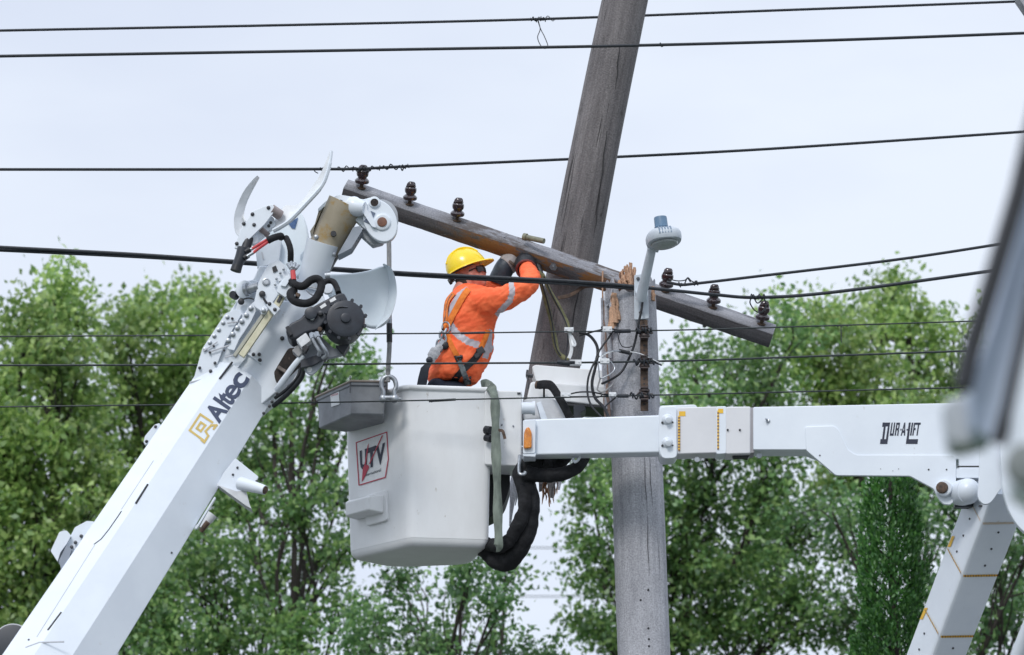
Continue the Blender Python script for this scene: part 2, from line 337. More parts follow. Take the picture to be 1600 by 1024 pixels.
def tree(name, label, cat, tx, Y, lobes, dens, leaf, material, group=None, leaves=46, crad=.30, fork=.55):
    base = P(tx, 900, Y); base = Vector((base.x, Y, 0)); root = thing(name, base, label, cat, group)
    mpx = Y / CP / FPX
    L = []
    for l in lobes:
        px, py, r = l[:3]; dy = l[3] if len(l) > 3 else random.uniform(-1.3, 1.3)
        L.append((P(px, py, Y + dy), r * mpx))
    zmin = min(c.z for c, r in L); top = max(c.z for c, r in L)
    tb = MB(); hz = max(2.0, zmin * fork)
    tp = [base]; 
    cxm = sum(c.x for c, r in L)/len(L)
    for i in range(1, 9):
        t = i/8; z = top*.93*t
        tp.append(Vector((bern(base.x, cxm, t*t) + .25*math.sin(t*5+tx), base.y + .2*math.sin(t*4), z)))
    tb.tube(catmull(tp, 4), [max(.02, .17*(1 - .95*i/32)) for i in range(33)], 10)
    limbs = MB(); CC = []; 
    for c, r in L:
        # limb from the trunk, leaving well below its lobe
        za = max(hz*.8, c.z - random.uniform(1.2, 2.6)); k = min(range(len(tp)), key=lambda i: abs(tp[i].z - za)); a = tp[k]
        mid = a.lerp(c, .5) + Vector((random.uniform(-.3, .3), random.uniform(-.3, .3), -.25 + random.uniform(-.1, .2)))
        pts = catmull([a, mid, c], 6); limbs.tube(pts, [bern(.038, .014, i/(len(pts)-1)) for i in range(len(pts))], 6)
        nb = max(4, int(dens * 1.45 * r * r))
        for q in range(nb):
            d = Vector((random.gauss(0, 1), random.gauss(0, 1), random.gauss(0, 1) + .1)).normalized()
            e = c + Vector((d.x, d.y, d.z*.95)) * r * random.uniform(.25, 1.08)
            s = pts[random.randrange(len(pts)//2, len(pts))]
            m_ = s.lerp(e, .5) + Vector((random.uniform(-.12, .12), random.uniform(-.12, .12), random.uniform(-.05, .15)))
            limbs.tube(catmull([s, m_, e], 3), [.013, .011, .009, .008, .006, .005, .003], 4, cap=False)
            CC.append((e, (e-s).normalized(), random.uniform(.7, 1.3)))
    CE = np.array([c[0] for c in CC]); CD = np.array([c[1] for c in CC]); CR = np.array([c[2] for c in CC])
    k = int(leaves * 2.5); leaf = leaf * .66; crad = crad * .84; n = len(CC)
    off = rng.normal(0, 1, (n, k, 3)) * np.array([1, 1, .62]) * (crad * CR)[:, None, None] * .62
    off += CD[:, None, :] * rng.normal(0, .5, (n, k, 1)) * crad
    C = (CE[:, None, :] + off).reshape(-1, 3)
    D = unit(rng.normal(0, 1, (n*k, 3)) + np.array([0, 0, -.5])); Nn = unit(np.cross(D, rng.normal(0, 1, (n*k, 3))) + np.array([0, 0, .55]))
    ln = leaf * rng.uniform(.65, 1.3, n*k); leaf_mesh('crown', C, D, Nn, ln, ln*.62, material, root)
    tb.build('trunk', BARK, root, fixn=False); limbs.build('limb', BARK, root, fixn=False)
    return root
tree('broadleaf_tree', 'bright green tree at the left edge, tallest top left of the boom', 'tree', 60, 44,
     [(85, 455, 38), (45, 500, 50), (120, 500, 52), (75, 560, 62), (10, 610, 60), (120, 590, 55), (20, 700, 85), (100, 670, 75), (-60, 640, 80), (-30, 800, 100), (60, 800, 95), (-40, 930, 110), (60, 930, 100), (140, 960, 90), (150, 745, 60), (-90, 760, 80), (30, 545, 40)], 30, .15, LEAF1, 'trees behind the work site', leaves=42)
tree('broadleaf_tree', 'bright green tree with rounded top just left of the boom head', 'tree', 270, 47,
     [(210, 480, 34), (255, 490, 45), (310, 480, 42), (200, 540, 55), (280, 560, 65), (330, 540, 45), (180, 520, 30), (210, 630, 70), (300, 640, 75), (160, 650, 60), (360, 640, 70), (240, 720, 75), (200, 800, 85), (320, 730, 80), (150, 880, 80), (250, 880, 85), (340, 500, 24), (190, 960, 70)], 28, .15, LEAF1, 'trees behind the work site', leaves=42)
tree('broadleaf_tree', 'dark limbed green tree under the boom, left of the bucket', 'tree', 400, 42,
     [(455, 640, 42), (500, 668, 34), (515, 590, 22, 0), (480, 715, 44), (410, 720, 65), (385, 800, 78), (470, 800, 62), (330, 880, 80), (430, 900, 72), (240, 960, 80), (350, 990, 85), (460, 995, 70), (535, 770, 26), (562, 590, 13), (520, 540, 13), (545, 850, 32), (530, 955, 42), (275, 1040, 90), (500, 870, 36), (440, 560, 20), (415, 640, 40)], 27, .13, LEAF2, 'trees behind the work site', leaves=42)
tree('broadleaf_tree', 'low sparse green tree with bare twigs showing below the bucket', 'tree', 620, 40,
     [(620, 905, 30), (590, 960, 45), (660, 985, 55), (720, 920, 24), (700, 1000, 50), (760, 1010, 40), (640, 1040, 70), (780, 1050, 60), (815, 1030, 34), (560, 1030, 70), (735, 890, 14), (790, 895, 12), (860, 1035, 34), (770, 950, 13)], 30, .12, LEAF3, 'trees behind the work site', leaves=34, crad=.24)
tree('broadleaf_tree', 'big rounded tree right of the grey pole behind the horizontal boom', 'tree', 1120, 44,
     [(1090, 560, 34), (1060, 620, 60), (1140, 575, 48), (1180, 540, 40), (1200, 620, 70), (1100, 680, 70), (1000, 740, 75), (930, 770, 40), (920, 740, 26), (1100, 780, 85), (1200, 740, 80), (980, 830, 70), (925, 850, 26), (1060, 880, 85), (1160, 880, 90), (960, 930, 60), (930, 900, 24), (1040, 980, 90), (1150, 990, 90), (950, 1010, 55), (1250, 820, 85), (1250, 950, 90), (1240, 530, 40), (915, 965, 20)], 27, .13, LEAF2, 'trees behind the work site', leaves=42)
tree('broadleaf_tree', 'bright green tree with tall tops at right beyond the wires', 'tree', 1380, 47,
     [(1385, 480, 34), (1420, 500, 40), (1350, 510, 38), (1300, 500, 40), (1270, 560, 55), (1350, 570, 62), (1440, 560, 60), (1490, 530, 36), (1520, 600, 60), (1400, 640, 80), (1300, 640, 75), (1500, 680, 80), (1580, 640, 60), (1330, 730, 70), (1420, 730, 70), (1230, 500, 28), (1580, 540, 40), (1400, 450, 18)], 28, .15, LEAF1, 'trees behind the work site', leaves=42)
tree('broadleaf_tree', 'dark green tree low at the right edge behind the inclined lower boom', 'tree', 1560, 42,
     [(1560, 860, 60), (1500, 840, 40), (1600, 950, 70), (1540, 980, 70), (1480, 950, 70), (1620, 840, 60), (1490, 800, 36), (1420, 820, 55), (1330, 860, 60), (1320, 980, 80), (1460, 1030, 70), (1640, 720, 60), (1300, 800, 50)], 26, .12, LEAF3, 'trees behind the work site', leaves=42)
# cedar: narrow cone of upright sprays
cb = P(1395, 900, 33); cb = Vector((cb.x, 33, 0)); ced = thing('cedar_tree', cb, 'narrow dark green cedar standing below the horizontal boom', 'tree')
tz = P(1392, 722, 33).z; mpx = 33/CP/FPX
t_ = MB(); t_.tube([cb, cb + Vector((0, 0, tz*.5)), cb + Vector((0, 0, tz*.98))], [.14, .08, .02], 8); t_.build('trunk', BARK, ced)
C = []; D = []; NN = []
for i in range(1500):
    u = random.random()**.75; z = tz - u*tz*.78; hpx = (tz - z)/mpx
    rad = min(.36, .03 + .215*(1 - math.exp(-hpx/110)) + .00022*hpx) * (1 + .22*math.sin(z*5.1+1) * math.sin(z*2.3)) * random.uniform(.55, 1.13)
    a = random.uniform(0, 2*math.pi); c = np.array([cb.x + rad*math.cos(a), 33 + rad*math.sin(a), z])
    od = np.array([math.cos(a)*.55, math.sin(a)*.55, 1.0]); k = 62
    t = rng.uniform(0, 1, (k, 1)); sp = rng.normal(0, 1, (k, 3)) * np.array([.05, .05, .05])*(1.15 - t)
    C.append(c + od*t*.2 + sp); D.append(unit(od + rng.normal(0, .45, (k, 3)))); NN.append(unit(rng.normal(0, 1, (k, 3)) + np.array([math.cos(a), math.sin(a), 0])))
C = np.vstack(C); D = np.vstack(D); NN = np.vstack(NN); NN = unit(np.cross(D, np.cross(NN, D)))
ln = rng.uniform(.03, .062, len(C)); leaf_mesh('crown', C, D, NN, ln, ln*.42, CEDAR, ced)
t_ = MB()
for k in range(60):
    a = random.uniform(0, 6.28); z = random.uniform(tz*.3, tz*.95); rr = .3*min(1, (tz-z)/.9)
    t_.tube([Vector((cb.x, 33, z-.15)), Vector((cb.x + rr*math.cos(a), 33 + rr*math.sin(a), z + .1))], [.012, .004], 4)
t_.build('limb', BARK, ced, fixn=False)
# ------------------------------------------------------------------ poles, crossarm, street lamp
def wood_pole(name, p0, p1, r0, r1, material, parent, k=40, sides=48, jag=None, bow=0, seed=0):
    """p0 bottom, p1 top (world); local Z runs along the grain"""
    ax = (p1 - p0); Lh = ax.length; q = ax.to_track_quat('Z', 'Y'); vs = []
    for i in range(k + 1):
        t = i / k
        for j in range(sides):
            a = 2*math.pi*j/sides; r = bern(r0, r1, t) * (1 + .018*noise.noise(Vector((math.cos(a)*1.5, math.sin(a)*1.5 + seed, t*Lh*1.3))))
            r *= 1 + .009*noise.noise(Vector((math.cos(a)*9, math.sin(a)*9, t*Lh*.5 + seed)))
            z = t*Lh
            if jag: z = min(z, Lh*t if t < .85 else bern(Lh*.85, jag(a), (t-.85)/.15))
            vs.append(Vector((r*math.cos(a) + bow*math.sin(math.pi*t), r*math.sin(a), z)))
    fs = [[i*sides+j, i*sides+(j+1) % sides, (i+1)*sides+(j+1) % sides, (i+1)*sides+j] for i in range(k) for j in range(sides)]
    nb = len(vs)
    if jag:     # hollow, torn inside
        for j in range(sides):
            a = 2*math.pi*j/sides; z = jag(a); vs.append(Vector((r1*.72*math.cos(a), r1*.72*math.sin(a), z - .09 - .05*random.random())))
        fs += [[k*sides+j, k*sides+(j+1) % sides, nb+(j+1) % sides, nb+j] for j in range(sides)]; fs.append([nb+j for j in range(sides)])
    else: fs.append([k*sides + j for j in range(sides)])
    fs.append(list(range(sides))[::-1])
    me = bpy.data.meshes.new(name); me.from_pydata(vs, [], fs)
    mats = material if isinstance(material, list) else [material]
    for m in mats: me.materials.append(m)
    if len(mats) > 1 and jag:
        for p in me.polygons:
            if p.index >= k*sides: p.material_index = 1
    me.polygons.foreach_set('use_smooth', [True]*len(me.polygons)); me.set_sharp_from_angle(angle=R(50))
    o = bpy.data.objects.new(name, me); COL.objects.link(o); o.parent = parent; o.rotation_mode = 'QUATERNION'; o.rotation_quaternion = q
    o.location = p0 - wpos(parent); return o
def splinter(parent, pts, w0, material=FRESH, name='splinter', depth=.03, taper=.82):
    """a torn sliver following pts (world), tapering, aligned with its own grain"""
    m = MB(); n = len(pts); rings = []
    for i, p in enumerate(pts):
        t = i/(n-1); ww = w0*(1 - t*taper) * random.uniform(.75, 1.2); d = depth*(1 - t*.7)
        rings.append([p + Vector((-ww, 0, random.uniform(-.006, .006))), p + Vector((-ww*.3, -d, 0)), p + Vector((ww*.5, -d*.7, 0)), p + Vector((ww, 0, random.uniform(-.006, .006))), p + Vector((0, d, 0))])
    m.loft(rings); return m.build(name, material, parent, ang=20)

# standing pole, snapped off at the top
PY = 24.90
sp0 = P(1012, 1180, PY); sp1 = P(985, 440, PY); dirp = (sp1 - sp0).normalized()
foot = sp0 + dirp * (-(sp0.z + .3)/dirp.z)
pole = thing('utility_pole', (foot.x, foot.y, 0), 'standing weathered grey pole snapped off at its top, behind the horizontal boom', 'utility pole', 'wooden poles')
LT = (sp1 - foot).length
def jag(a):
    x = math.cos(a); h = 0.0
    px = x*40
    prof = [(-40, -.14), (-34, -.16), (-26, -.26), (-18, -.20), (-14, .0), (-8, .09), (-2, .06), (8, .03), (20, -.01), (28, .0), (34, -.10), (40, -.12)]
    for (a0, h0), (a1, h1) in zip(prof, prof[1:]):
        if a0 <= px <= a1: h = bern(h0, h1, (px-a0)/(a1-a0))
    return LT + h + .035*noise.noise(Vector((a*6, 3, 1))) + (random.random()-.5)*.03
wood_pole('shaft', foot, foot + (sp1-foot), .192, .176, [WGREY, FRESH], pole, k=90, sides=72, jag=jag, seed=3)
# torn fresh wood at the top
def stand_up(x0, y0, x1, y1, Y, w0, k=6, mt=FRESH, dep=.03, wob=3, taper=.5):
    pts = [P(bern(x0, x1, i/k) + random.uniform(-wob, wob)*.4, bern(y0, y1, i/k), Y) for i in range(k+1)]; return splinter(pole, pts, w0, mt, depth=dep, taper=taper)
for a in [(975, 450, 971, 424, 24.80, .030), (980, 450, 977, 416, 24.78, .024), (985, 450, 985, 411, 24.82, .026), (991, 450, 991, 418, 24.83, .020), (977, 445, 974, 430, 24.76, .024),
          (970, 452, 968, 438, 24.78, .022), (996, 450, 997, 433, 24.86, .016), (981, 440, 981, 414, 24.75, .016), (988, 446, 989, 420, 24.76, .014), (973, 440, 973, 421, 24.79, .012), (984, 452, 985, 426, 24.74, .02)]: stand_up(*a)
for a in [(946, 560, 941, 424, 24.80, .011)]: stand_up(*a, dep=.018)
for a in [(952, 560, 946, 455, 24.78, .024), (944, 600, 940, 466, 24.79, .018), (950, 480, 956, 452, 24.78, .014), (958, 520, 957, 458, 24.75, .03), (951, 640, 945, 500, 24.79, .026)]: stand_up(*a, mt=WGREY, dep=.022)
for a in [(956, 515, 959, 458, 24.745, .034), (962, 505, 957, 462, 24.735, .026), (966, 500, 963, 465, 24.74, .018), (1019, 470, 1021, 448, 24.80, .02), (1014, 468, 1013, 452, 24.8, .02)]: stand_up(*a, dep=.02)
for a in [(950, 600, 945, 470, 24.79, .013), (948, 690, 943, 560, 24.80, .014), (954, 690, 948, 600, 24.77, .016), (949, 560, 944, 500, 24.77, .01)]: stand_up(*a, mt=TORN, dep=.02)
# long drying cracks and nail holes on the shaft: dark slivers let into the wood
for x0, y0, x1, y1 in [(1006, 705, 1011, 800), (1011, 800, 1014, 900), (1014, 705, 1019, 790), (962, 470, 966, 545)]:
    pts = []
    for i in range(9):
        t = i/8; x = bern(x0, x1, t) + math.sin(t*9)*.6; pts.append(P(x, bern(y0, y1, t), 24.722 + ((x - bern(985, 1010, (bern(y0, y1, t)-440)/700))/40)**2*.06 - .004))
    ck = MB(); ck.tube(pts, [.0006 + .0016*math.sin(math.pi*i/8) for i in range(9)], 5); ck.build('drying_crack', bpy.data.materials.get('crack_dark') or pm('crack_dark', (.05, .048, .05), None, .95), pole)
for x, y in [(1013, 922), (1013, 982), (1014, 999), (1014, 1010), (1001, 938)]:
    nh = MB(); nh.lathe(P(x, y, 24.722), (0, -1, 0), [(-.01, .008), (.004, .008), (.005, .004)], 8); nh.build('bolt_hole', BLACK, pole)
# hardware strip with spools
rk = MB(); YF = 24.70
rk.pplate([(1000, 500), (1012, 500), (1013, 642), (1001, 642)], YF - .03, .012)
rk.build('steel_strip', RUST, pole, bevel=.002)
for y in (508, 540, 548, 592, 600, 632, 520, 567, 616):
    h = MB(); h.lathe(P(1006.5, y, YF - .03), (0, -1, 0), [(0, .007), (.002, .007), (.002, .003)], 10); h.build('bolt_hole', BLACK, pole)
spool = None
for y in (520, 567, 616):
    c = P(1007, y, YF - .07); m = MB()
    m.lathe(c - Vector((0, 0, .035)), (0, 0, 1), [(0, .02), (.005, .038), (.02, .036), (.028, .018), (.042, .018), (.05, .036), (.065, .038), (.07, .02)], 18)
    m.tube([c + Vector((-.05, .03, 0)), c + Vector((-.03, -.02, .01)), c + Vector((.03, -.02, -.005)), c + Vector((.055, .03, .005))], .008, 6)
    m.box(c + Vector((0, .01, .042)), (Vector((.026, 0, 0)), Vector((0, .045, 0)), Vector((0, 0, .005)))); m.box(c + Vector((0, .01, -.042)), (Vector((.026, 0, 0)), Vector((0, .045, 0)), Vector((0, 0, .005))))
    m.build('spool', pm('rusty_spool', (.07, .045, .04), (.025, .02, .022), .5, 40) if spool is None else spool, pole); spool = bpy.data.materials['rusty_spool']

# leaning broken pole with the crossarm
def LPY(y): return 25.62 - (390 - y)*.0014
l_top = P(1006, -140, LPY(-140)); l_bot = P(845, 700, LPY(700))
lp = thing('utility_pole', l_bot, 'dark brown broken pole hanging at a slant, crossarm with insulators bolted to it', 'utility pole', 'wooden poles')
sh = wood_pole('shaft', l_bot, l_top, .188, .162, WBROWN, lp, k=70, sides=56, bow=-.03, seed=9)
bpy.context.view_layer.update(); mw = Matrix.Translation(l_bot) @ Matrix.Translation(sh.location) @ sh.rotation_quaternion.to_matrix().to_4x4()
lbv = BVHTree.FromPolygons([mw @ v.co for v in sh.data.vertices], [list(p.vertices) for p in sh.data.polygons])
for a in [(948, 205, 937, 300, 0), (937, 300, 928, 372, 0), (968, 70, 962, 140, 0), (905, 448, 888, 540, 0), (900, 40, 905, 40, 0)][:4]:
    pts = []
    for i in range(11):
        t = i/10; y = bern(a[1], a[3], t); x = bern(a[0], a[2], t) + .7*math.sin(t*12)
        h = lbv.ray_cast(CAM, ray(x, y).normalized()); pts.append(h[0] if h[0] is not None else pts[-1] if pts else P(x, y, LPY(y)))
    ck = MB(); ck.tube(pts, [.0012 + .0040*math.sin(math.pi*min(1, i/10+.05)) for i in range(11)], 5); ck.build('drying_crack', bpy.data.materials['crack_dark'], lp)
# torn lower end hanging behind the boom
for x0, y0, x1, y1, w0, mt in [(812, 700, 796, 822, .05, WGREY), (820, 700, 806, 790, .03, WGREY), (862, 690, 862, 778, .085, WBROWN), (880, 690, 872, 765, .05, WGREY), (850, 740, 848, 788, .02, FRESH), (858, 745, 858, 792, .018, FRESH), (866, 745, 865, 786, .018, FRESH), (852, 750, 853, 782, .016, FRESH), (872, 735, 870, 772, .02, FRESH), (846, 700, 845, 768, .05, WBROWN), (855, 765, 861, 788, .012, FRESH)]:
    pts = [P(bern(x0, x1, i/6) + random.uniform(-1, 1), bern(y0, y1, i/6), LPY(y0) - .08 + random.uniform(-.03, .03)) for i in range(7)]
    splinter(lp, pts, w0, mt, depth=.05)
# crossarm: square timber rolled toward the camera
ca0 = P(538, 298, 25.37); ca1 = P(1207, 525.5, 25.37); cax = (ca1 - ca0).normalized(); PHI = R(47)
tn = Vector((0, -math.sin(PHI), math.cos(PHI))); tn = (tn - cax*tn.dot(cax)).normalized(); fn = tn.cross(cax)
if fn.y > 0: fn = -fn
HW = .066
arm = MB(); nseg = 50; rings = []
for i in range(nseg + 1):
    c = ca0.lerp(ca1, i/nseg); 
    j = lambda s: .004*noise.noise(Vector((i*.6, s, 0)))
    k = .009; sq = []
    for (u, v) in [(1, 1), (1, -1), (-1, -1), (-1, 1)]:
        for (du, dv) in ([(-k, 0), (0, -k)] if u*v > 0 else [(0, k*(-v)), (-k*u, 0)]):
            pass
    pts = [(HW-k, HW), (HW, HW-k), (HW, -HW+k), (HW-k, -HW), (-HW+k, -HW), (-HW, -HW+k), (-HW, HW-k), (-HW+k, HW)]
    rings.append([Vector((a + j(n_), b + j(n_+9), (ca1-ca0).length*i/nseg)) for n_, (a, b) in enumerate(pts)])
arm.loft(rings)
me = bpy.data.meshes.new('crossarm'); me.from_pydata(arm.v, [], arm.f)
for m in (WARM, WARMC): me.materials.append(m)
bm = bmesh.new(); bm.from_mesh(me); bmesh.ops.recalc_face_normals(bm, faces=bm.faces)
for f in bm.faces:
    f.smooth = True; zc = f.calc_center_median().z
    f.material_index = 1 if (f.normal.x > .5) else 0       # weathered upper face, with a paler base painting in its sky light
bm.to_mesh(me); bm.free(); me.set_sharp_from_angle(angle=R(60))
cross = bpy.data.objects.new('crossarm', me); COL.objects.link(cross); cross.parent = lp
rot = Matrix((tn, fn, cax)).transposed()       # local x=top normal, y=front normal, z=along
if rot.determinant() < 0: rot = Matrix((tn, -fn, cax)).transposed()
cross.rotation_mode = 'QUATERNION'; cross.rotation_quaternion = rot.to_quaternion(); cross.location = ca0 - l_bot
def arm_at(px):     # point on the crossarm axis
    n = Vector((0, 0, 1)); d = ray(px, bern(298, 523, (px-538)/662)); return CAM + d*(25.37/d.y)
ins0 = None; INS = {}
def insul_mesh():
    m = MB(); up = Vector((0, 0, 1))
    m.lathe((0, 0, 0), up, [(0, .030), (.008, .032), (.014, .014), (.036, .013), (.036, .03), (.038, .044), (.046, .052), (.062, .053), (.074, .042), (.080, .033), (.086, .033), (.094, .041), (.110, .045), (.128, .043), (.134, .034), (.139, .033), (.145, .038), (.160, .036), (.172, .026), (.178, .010)], 26)
    return m
im = MB(); 
class _: pass
mm = insul_mesh(); me = bpy.data.meshes.new('insulator'); me.from_pydata(mm.v, [], mm.f); me.materials.append(INSUL); me.materials.append(RUST)
for p in me.polygons:
    p.use_smooth = True; zc = sum(me.vertices[i].co.z for i in p.vertices)/len(p.vertices)
    p.material_index = 1 if zc < .034 else 0
    # saddle groove across the head
for v in me.vertices:
    if v.co.z > .135 and abs(v.co.x) < .015: v.co.z -= .022
me.set_sharp_from_angle(angle=R(45))
for i, px in enumerate((562, 637, 711, 1036, 1111, 1186)):
    o = bpy.data.objects.new('insulator', me); COL.objects.link(o); o.parent = cross
    # stands on the upper face of the arm
    lz = (arm_at(px) - ca0).dot(cax); o.location = (HW - .002, 0, lz)
    base = ca0 + cax*lz + tn*HW
    upw = (tn*.55 + Vector((0, -.2, .9))).normalized(); loc = rot.inverted() @ upw
    tilt = [0, 0, 0, .05, -.04, .06][i]
    o.rotation_mode = 'QUATERNION'; o.rotation_quaternion = (loc + Vector((0, 0, tilt))).to_track_quat('Z', 'Y'); sc = (1.0, .98, .98, 1.0, 1.0, 1.0)[i]; o.scale = (sc,)*3
    INS[px] = base + upw*.14*sc
# bolts and the iron through the arm
b_ = MB(); c = arm_at(868) + fn*HW
b_.lathe(c - fn*.002, fn, [(0, .030), (.006, .030), (.006, .016), (.02, .016), (.022, .010)], 6); b_.build('bolt', STEEL, lp)
b_ = MB(); 
for px in (786, 1105): b_.lathe(arm_at(px) + tn*HW*.98 + fn*.01, tn, [(0, .008), (.003, .008)], 8)
bb = b_.build('bolt_hole', BLACK, lp)
b_ = MB(); c = arm_at(1104) - tn*HW*.9; b_.lathe(c, Vector((0, -.2, -1)), [(0, .010), (.04, .010), (.042, .014), (.05, .014)], 8); b_.build('bolt', DSTEEL, lp)
tb = MB(); tb.tube([P(822, 371, 25.27), P(850, 377, 25.20)], .020, 14); tb.tube([P(818, 370, 25.28), P(823, 371, 25.27)], .027, 14); tb.build('pipe_stub', pm('olive_tube', (.24, .24, .17), (.12, .12, .08), .5, 20, spots=((.05, .05, .04), 12, .6)), lp)
br = MB(); br.tube(catmull([P(955, 452, 25.36), P(918, 447, 25.42), P(892, 461, 25.44), P(872, 466, 25.45)], 6), .016, 6, flat=.4); br.build('crossarm_brace', RUST, lp)

# street lamp on the broken pole
lr = P(1003, 499, 24.68)
lamp = thing('street_lamp', lr, 'light grey street lamp on an upright arm atop the broken grey pole', 'street lamp')
m = MB(); m.pplate(rpoly([(991, 430), (1012, 427), (1014, 498), (991, 500)], 2), 24.66, .03); m.build('mounting_bracket', LAMPW, lamp, bevel=.004)
a0 = P(1001, 468, 24.60); a1 = P(1019.5, 385, 24.30); ar = MB(); ar.tube([a0, a0.lerp(a1, .5), a1], [.038, .034, .031], 24); ar.tube([P(1001, 462, 24.67), P(1002, 455, 24.60)], .04, 16)
ar.build('arm', LAMPW, lamp)
m = MB()
for y in (436, 489): m.lathe(P(1001 if y > 450 else 997, y, 24.66), (0, -1, 0), [(-.01, .013), (.012, .013), (.014, .008)], 6)
m.build('bolt', DSTEEL, lamp)
hd = Vector((.12, -1, .02)).normalized(); hs_ = hd.cross(Vector((0, 0, 1))).normalized(); hu = hs_.cross(hd); hu = (hu + hs_*.10).normalized(); hs_ = (hs_ - hu*hs_.dot(hu)).normalized()
hc = P(1037, 374, 24.16); m = MB(); rings = []
prof = [(-.030, .86), (-.027, .98), (-.010, 1.02), (.020, 1.02), (.040, .95), (.054, .80), (.062, .56), (.065, .3)]
for h, k in prof:
    rings.append([hc + hs_*(.118*k*math.copysign(abs(math.cos(a))**.66, math.cos(a))) + hd*(.15*k*math.copysign(abs(math.sin(a))**.85, math.sin(a))) + hu*h for a in [2*math.pi*i/32 for i in range(32)]])
m.loft(rings); m.tube([a1 - Vector((0, 0, .03)), a1 + Vector((.03, -.04, .05))], .042, 18)
head = m.build('lamp_head', LAMPW, lamp, ang=50)
m = MB(); rings = []
for h, k in [(-.034, .84), (-.046, .78), (-.052, .60), (-.056, .3)]:
    rings.append([hc + hs_*(.113*k*math.cos(a)) + hd*(.145*k*math.sin(a)) + hu*h for a in [2*math.pi*i/28 for i in range(28)]])
m.loft(rings); m.build('lens', LENS, head)
m = MB()
for i in range(5):
    c = hc + hs_*(-.030 + .020*i) - hd*.0; 
    p = [c + hu*.056 + hd*.112, c + hu*.044 + hd*.139, c + hu*.002 + hd*.150]
    m.tube(catmull(p, 3), .0055, 6)
m.build('cooling_slot', LAMPD, head)
pc = hc + hu*.06 - hd*.03; m = MB(); m.lathe(pc, hu, [(0, .034), (.03, .034)], 20); m.build('photocell_socket', LAMPW, head)
m = MB(); m.lathe(pc + hu*.03, hu, [(0, .046), (.008, .049), (.012, .046), (.07, .045), (.078, .043), (.08, .02)], 24); m.build('photocell', PCELL, head)
m = MB(); m.tube(catmull(PP([(1004, 466, 24.62), (1003, 480, 24.61), (998, 505, 24.62), (992, 535, 24.64), (985, 555, 24.65), (972, 580, 24.66), (957, 592, 24.66), (940, 600, 24.64)]), 6), .0085, 8)
m.build('feed_cable', BLACK, lamp)

# ------------------------------------------------------------------ wires
WG = 'overhead wires crossing the picture'
class Ties:      # every wrap or tail of tie wire is a piece of its own on its line
    def __init__(s, o): s.o = o
    def tube(s, *a, **k): m = MB(); m.tube(*a, **k); m.build('tie_wire', WIREM, s.o)
def wire(name, label, pts, r, material=WIREM, extra=None, group=WG, cat='overhead wire'):
    m = MB(); m.tube(catmull(PP(pts), 14), r, 8)
    o = m.build(name, material, None); setp(o, label, cat, group)
    for q in (extra if isinstance(extra, list) else [extra] if extra else []):
        q(Ties(o))
    return o
def coil(e, p0, p1, turns, rad, r=.004, tail=None):
    p0, p1 = P(*p0), P(*p1); ax = (p1-p0).normalized(); u = Vector((0, 1, 0)); v = ax.cross(u); n = turns*10
    ph = random.random()*6; pts = [p0.lerp(p1, min(1, max(0, i/n + .05*math.sin(i*.31 + ph)))) + (u*math.cos(2*math.pi*i/10) + v*math.sin(2*math.pi*i/10))*rad*(.8 + .38*math.sin(i*.43 + ph)) for i in range(n+1)]
    e.tube(pts, r, 5)
def ex_a(e):
    coil(e, (828, 31, 25.9), (852, 30, 25.9), 6, .017)
    e.tube(catmull(PP([(841, 32), (844, 46), (840, 58), (844, 70), (851, 76), (856, 72), (851, 58), (845, 46), (840, 32)], 25.88), 5), .0035, 5)
    coil(e, (838, 30, 25.9), (866, 30, 25.9), 2, .02, .003)
wire('power_line', 'topmost black wire, with a loop of tie wire hanging from it', [(-160, 52, 25.6), (0, 48, 25.7), (420, 40, 25.8), (830, 30.5, 25.9), (1200, 17, 26), (1600, 2, 26.2), (1760, -6, 26.3)], .0105, extra=ex_a)
wire('power_line', 'second black wire from the top, passing in front of the leaning pole', [(-160, 91, 24.3), (0, 88, 24.3), (600, 78, 24.35), (960, 72, 24.4), (1300, 63, 24.5), (1600, 52, 24.6), (1760, 46, 24.7)], .0115,
     extra=lambda e: coil(e, (1031, 70.3, 24.42), (1036, 70, 24.42), 2, .014))
it = INS[562]
def ex_c(e):
    coil(e, (500, 264, 25.0), (512, 264, 25.02), 3, .016); coil(e, (528, 264, 25.05), (596, 263, 25.1), 10, .018); coil(e, (596, 263, 25.1), (632, 261, 25.14), 3, .022, .005); coil(e, (628, 261, 25.14), (640, 260, 25.15), 4, .014)
    q = it; e.tube([q + Vector((.04*math.cos(a), .04*math.sin(a), -.02)) for a in [i*.5 for i in range(14)]], .005, 5)
    for s in (-1, 1):
        for k in range(2): e.tube(catmull([q + Vector((s*.035, -.02, -.03)), q + Vector((s*.06, -.01, .0 + .01*k)), P(562 + s*(16 + 6*k), 264, 25.1)], 4), .005, 5)
    e.tube(catmull(PP([(490, 263, 25), (492, 268, 25), (497, 271, 25)]), 4), .004, 5)
wire('power_line', 'black wire tied to the left end insulator, passing behind the leaning pole', [(-160, 265, 24.9), (0, 265, 24.9), (300, 265, 24.95), (490, 264.5, 25.0), (562, 264, 25.08), (640, 260, 25.2), (930, 247, 26.0), (1200, 233, 26.1), (1600, 206, 26.3), (1760, 194, 26.4)], .011, extra=ex_c)
